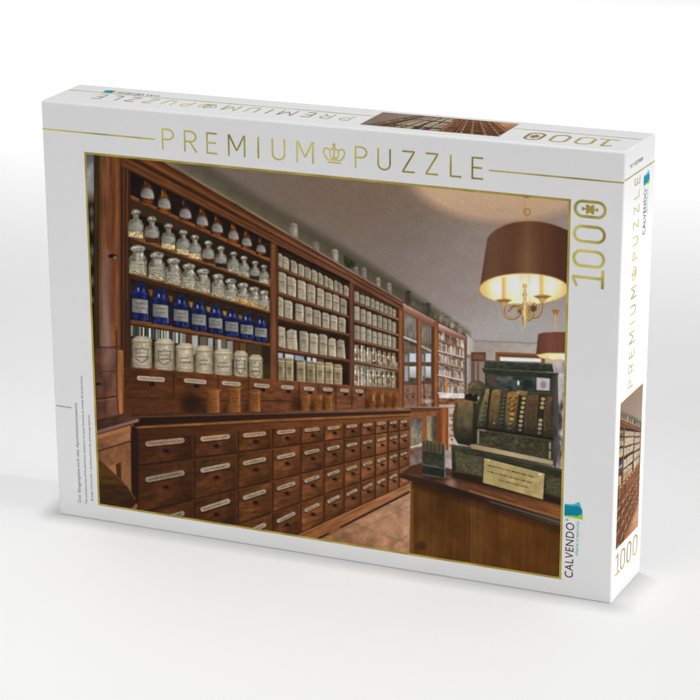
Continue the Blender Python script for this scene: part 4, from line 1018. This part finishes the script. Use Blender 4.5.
def title(place, M, wd, parent):
    """PREMIUM PUZZLE drawn on a line 14.4 units high running from 91.6 to 317; M takes that line to the face"""
    for word in (TITLE[7:], TITLE[:7]):
        k = Ink(place, M)
        for ch, x, w in word:
            for st in letter(ch, w / 14.3):
                k.stroke([(x + px * 14.3, py * 14.3) for px, py in st], wd)
        o = k.build("title_lettering", GOLD, parent)
    c = Ink(place, M)
    X = 215.2
    c.stroke([(X - 4.6, 2.0), (X + 4.7, 2.0)], 1.1 * wd / 1.1); c.stroke([(X - 4.6, 3.6), (X + 4.7, 3.6)], .7 * wd / 1.1)
    for s in (-1, 1):
        c.stroke([(X + s * 4.4, 3.6), (X + s * 6.6, 6.2), (X + s * 7.5, 8.6), (X + s * 6.9, 10.6), (X + s * 5.2, 11.2), (X + s * 3.4, 10.4), (X + s * 2.6, 8.8)], .95 * wd / 1.1)
        c.stroke([(X + s * 1.6, 4.2), (X + s * 2.7, 6.4), (X + s * 3.1, 8.6), (X + s * 2.6, 10.4), (X + s * .6, 11.6)], .75 * wd / 1.1)
    c.stroke([(X, 3.8), (X, 10.4)], .95 * wd / 1.1)
    c.face([(X - 1.9, 4.0), (X + 1.9, 4.0), (X + 1.1, 5.6), (X, 6.4), (X - 1.1, 5.6)])
    c.stroke(arc(X, 11.2, 1.0, 1.0, 0, 330, 11), .8 * wd / 1.1, True)
    c.stroke([(X, 12), (X, 14.9)], 1.1 * wd / 1.1); c.stroke([(X - 1.3, 13.6), (X + 1.3, 13.6)], .8 * wd / 1.1)
    c.build("crown_emblem", GOLD, o)
    return o


def thousand(place, M, wd, parent, emblem=True):
    """1000 on a line 20.6 high: 1 from 0 to 12, three flat-sided zeros after it (50.6 wide in all)"""
    k = Ink(place, M)
    hh = 20.6
    k.stroke([(.6, hh - 2.9), (6.6, hh - .2)], wd); k.stroke([(6.6, hh), (6.6, wd * .5)], wd); k.stroke([(.2, wd * .5), (12.4, wd * .5)], wd)
    for x in (18.8, 34.6, 50.6):
        rx, r = 4.8, 5.2
        k.stroke(arc(x, hh - .1 - r, rx, r - wd / 2 + .4, 0, 180, 16) + arc(x, .1 + r, rx, r - wd / 2 + .4, 180, 360, 16), wd, True)
    o = k.build("piece_count", GOLD, parent)
    if emblem:
        c = Ink(place, M)
        X, Y = 50.6, hh / 2
        nk = lambda s, a0, a1: [(X + s * 2.9 - s * 1.0 * math.cos(math.radians(a)), Y + 1.0 * math.sin(math.radians(a))) for a in np.linspace(a0, a1, 9)]
        c.face([(X - 2.9, Y - 2.7), (X + 2.9, Y - 2.7), (X + 2.9, Y - .8)] + nk(1, -50, 50) + [(X + 2.9, Y + .8), (X + 2.9, Y + 2.7), (X - 2.9, Y + 2.7), (X - 2.9, Y + .8)] + nk(-1, 50, -50) + [(X - 2.9, Y - .8)])
        for s in (-1, 1):
            c.stroke([(X, Y + s * 2.4), (X, Y + s * 4.2)], .95); c.face(arc(X, Y + s * 4.5, 1.15, .95, 0, 345, 23))
        c.build("puzzle_piece_emblem", GOLD, o)
    return o


def words(name, text, place, M, size, mat, parent, squeeze=1., offset=0., tracking=1.):
    cu = bpy.data.curves.new(name, 'FONT')
    cu.body = text; cu.size = size; cu.offset = offset; cu.space_character = tracking; cu.fill_mode = 'FRONT'
    tmp = bpy.data.objects.new(name, cu)
    scene.collection.objects.link(tmp)
    bpy.context.view_layer.update()
    me = bpy.data.meshes.new_from_object(tmp.evaluated_get(bpy.context.evaluated_depsgraph_get()))
    bpy.data.objects.remove(tmp); bpy.data.curves.remove(cu)
    co = np.zeros(len(me.vertices) * 3); me.vertices.foreach_get("co", co); co = co.reshape(-1, 3)
    wd = co[:, 0].max()
    for v, c in zip(me.vertices, co):
        v.co = place(*M(c[0] * squeeze, c[1]), .11)
    me.update()
    return link(name, me, mat, parent), wd * squeeze


def fit_words(name, text, place, M, size, length, mat, parent, offset=0., tracking=1.):
    """text scaled along its line to an exact length"""
    o, wd = words(name, text, place, M, size, mat, parent, 1., offset, tracking)
    bpy.data.objects.remove(o)
    return words(name, text, place, M, size, mat, parent, length / wd, offset, tracking)[0]


def strip(name, place, pts, wd, mat, parent):
    k = Ink(place); k.stroke(pts, wd); return k.build(name, mat, parent)


def border(place, u0, u1, v0, v1, wd, mat, parent):
    k = Ink(place)
    k.stroke([(u0 + wd / 2, v0 + wd / 2), (u1 - wd / 2, v0 + wd / 2), (u1 - wd / 2, v1 - wd / 2), (u0 + wd / 2, v1 - wd / 2)], wd, True)
    # mitred at the corners
    return k.build("gold_border", mat, parent)


def publisher(place, M, parent):
    """name on a line: CALVENDO from 0 to 38.6, capitals 6 high, emblem after it, slogan below"""
    o = fit_words("publisher_lettering", "CALVENDO", place, lambda x, y: M(x, y), 8.0, 38.6, BROWN, parent, .03, 1.1)
    fit_words("registered_mark", "\u00ae", place, lambda x, y: M(39.6 + x, 4.0 + y), 2.6, 1.7, BROWN, o)
    for nm, mat, pts, h in (("lime_leaf", LIME, [(42.6, 6.6), (42.2, -5.4), (45.6, -5.6), (45.2, 6.6)], .10),
                            ("pale_leaf", AQUA, [(45, 6.4), (45, -5.4), (48.6, -5.2), (54.2, -2.9), (52, .4), (51.4, 3.4), (51.4, 6.6)], .112),
                            ("teal_leaf", TEAL, [(43.2, 6.8), (44.0, 2), (43.8, -2), (46.4, -5.2), (48.8, -5.2), (51.2, -2.4), (50.4, 1.4), (50.6, 6.8)], .124)):
        k = Ink(place, M); k.face(pts, h); e = k.build(nm, mat, o)
        e.name = "emblem_" + nm
    fit_words("slogan_lettering", "share creativity", place, lambda x, y: M(16.6 + x, -3.2 + y), 3.1, 24.0, AQUA, o)
    return o


# front
title(front, lambda x, y: (x, 274.1 + y), 1.1, box)
strip("gold_rule", front, [(.5, 280.4), (86.0, 280.4)], .95, GOLD, box)
strip("gold_rule", front, [(320.8, 280.6), (408.4, 280.6)], .95, GOLD, box)
border(front, FU0, FU1, FV0, FV1, B, OLIVE, pic)
thousand(front, lambda x, y: (397.6 - y, 211.3 + x), 1.85, box)
publisher(front, lambda x, y: (382.6 - y, 13.6 + x), box)
cap = fit_words("caption_lettering", "Der Eingangsbereich des Apothekenmuseums", front, lambda x, y: (18.2 - y, 11.4 + x), 3.3, 74.8, GREY, box, 0.)
fit_words("caption_line", "The entrance area of the pharmacy museum / La zone d'entrée du musée de la pharmacie", front, lambda x, y: (23.3 - y, 11.2 + x), 2.5, 95.4, GREY, cap)
fit_words("caption_line", "Bodo Schmidt / bodoschmidt photographie", front, lambda x, y: (28.0 - y, 14.0 + x), 2.4, 64.6, GREY, cap)
fit_words("edge_lettering", "Apothekenmuseum", front, lambda x, y: (1.8 + x, 81.7 + y), 2.3, 12.0, GREY, box)
# right end
title(side, lambda x, y: (28.6 - y * .71, 141.6 + (x - 91.6) * .611), 1.35, box)
strip("gold_rule", side, [(.5, 282.2), (D * 1e3 - .5, 282.2)], .95, GOLD, box)
border(side, SU0, SU1, SV0, SV1, .5, OLIVE, pic2)
thousand(side, lambda x, y: (5.0 + x * .79, 17.2 + y * .69), 1.85, box, False)
publisher(side, lambda x, y: (42.6 - y * .95, 238.0 + x * .76), box)
fit_words("article_number", "N°-1077089", side, lambda x, y: (8.6 + x, 287.8 + y), 3.6, 24.4, GREY, box)
# top
title(top, lambda x, y: (216.6 - (x - 91.6) * .836, 32.4 - y * .99), 1.05, box)
strip("gold_rule", top, [(.5, 37.4), (TU0 - .2, 37.4)], .9, GOLD, box)
strip("gold_rule", top, [(TU1 + .2, 37.0), (W * 1e3 - .5, 36.6)], .9, GOLD, box)
border(top, TU0, TU1, TV0, TV1, .5, OLIVE, pic3)
thousand(top, lambda x, y: (396.6 - x * 1.045, 29.8 - y * .94), 1.7, box)
publisher(top, lambda x, y: (68.8 - x * .83, 43.0 - y * .62), box)
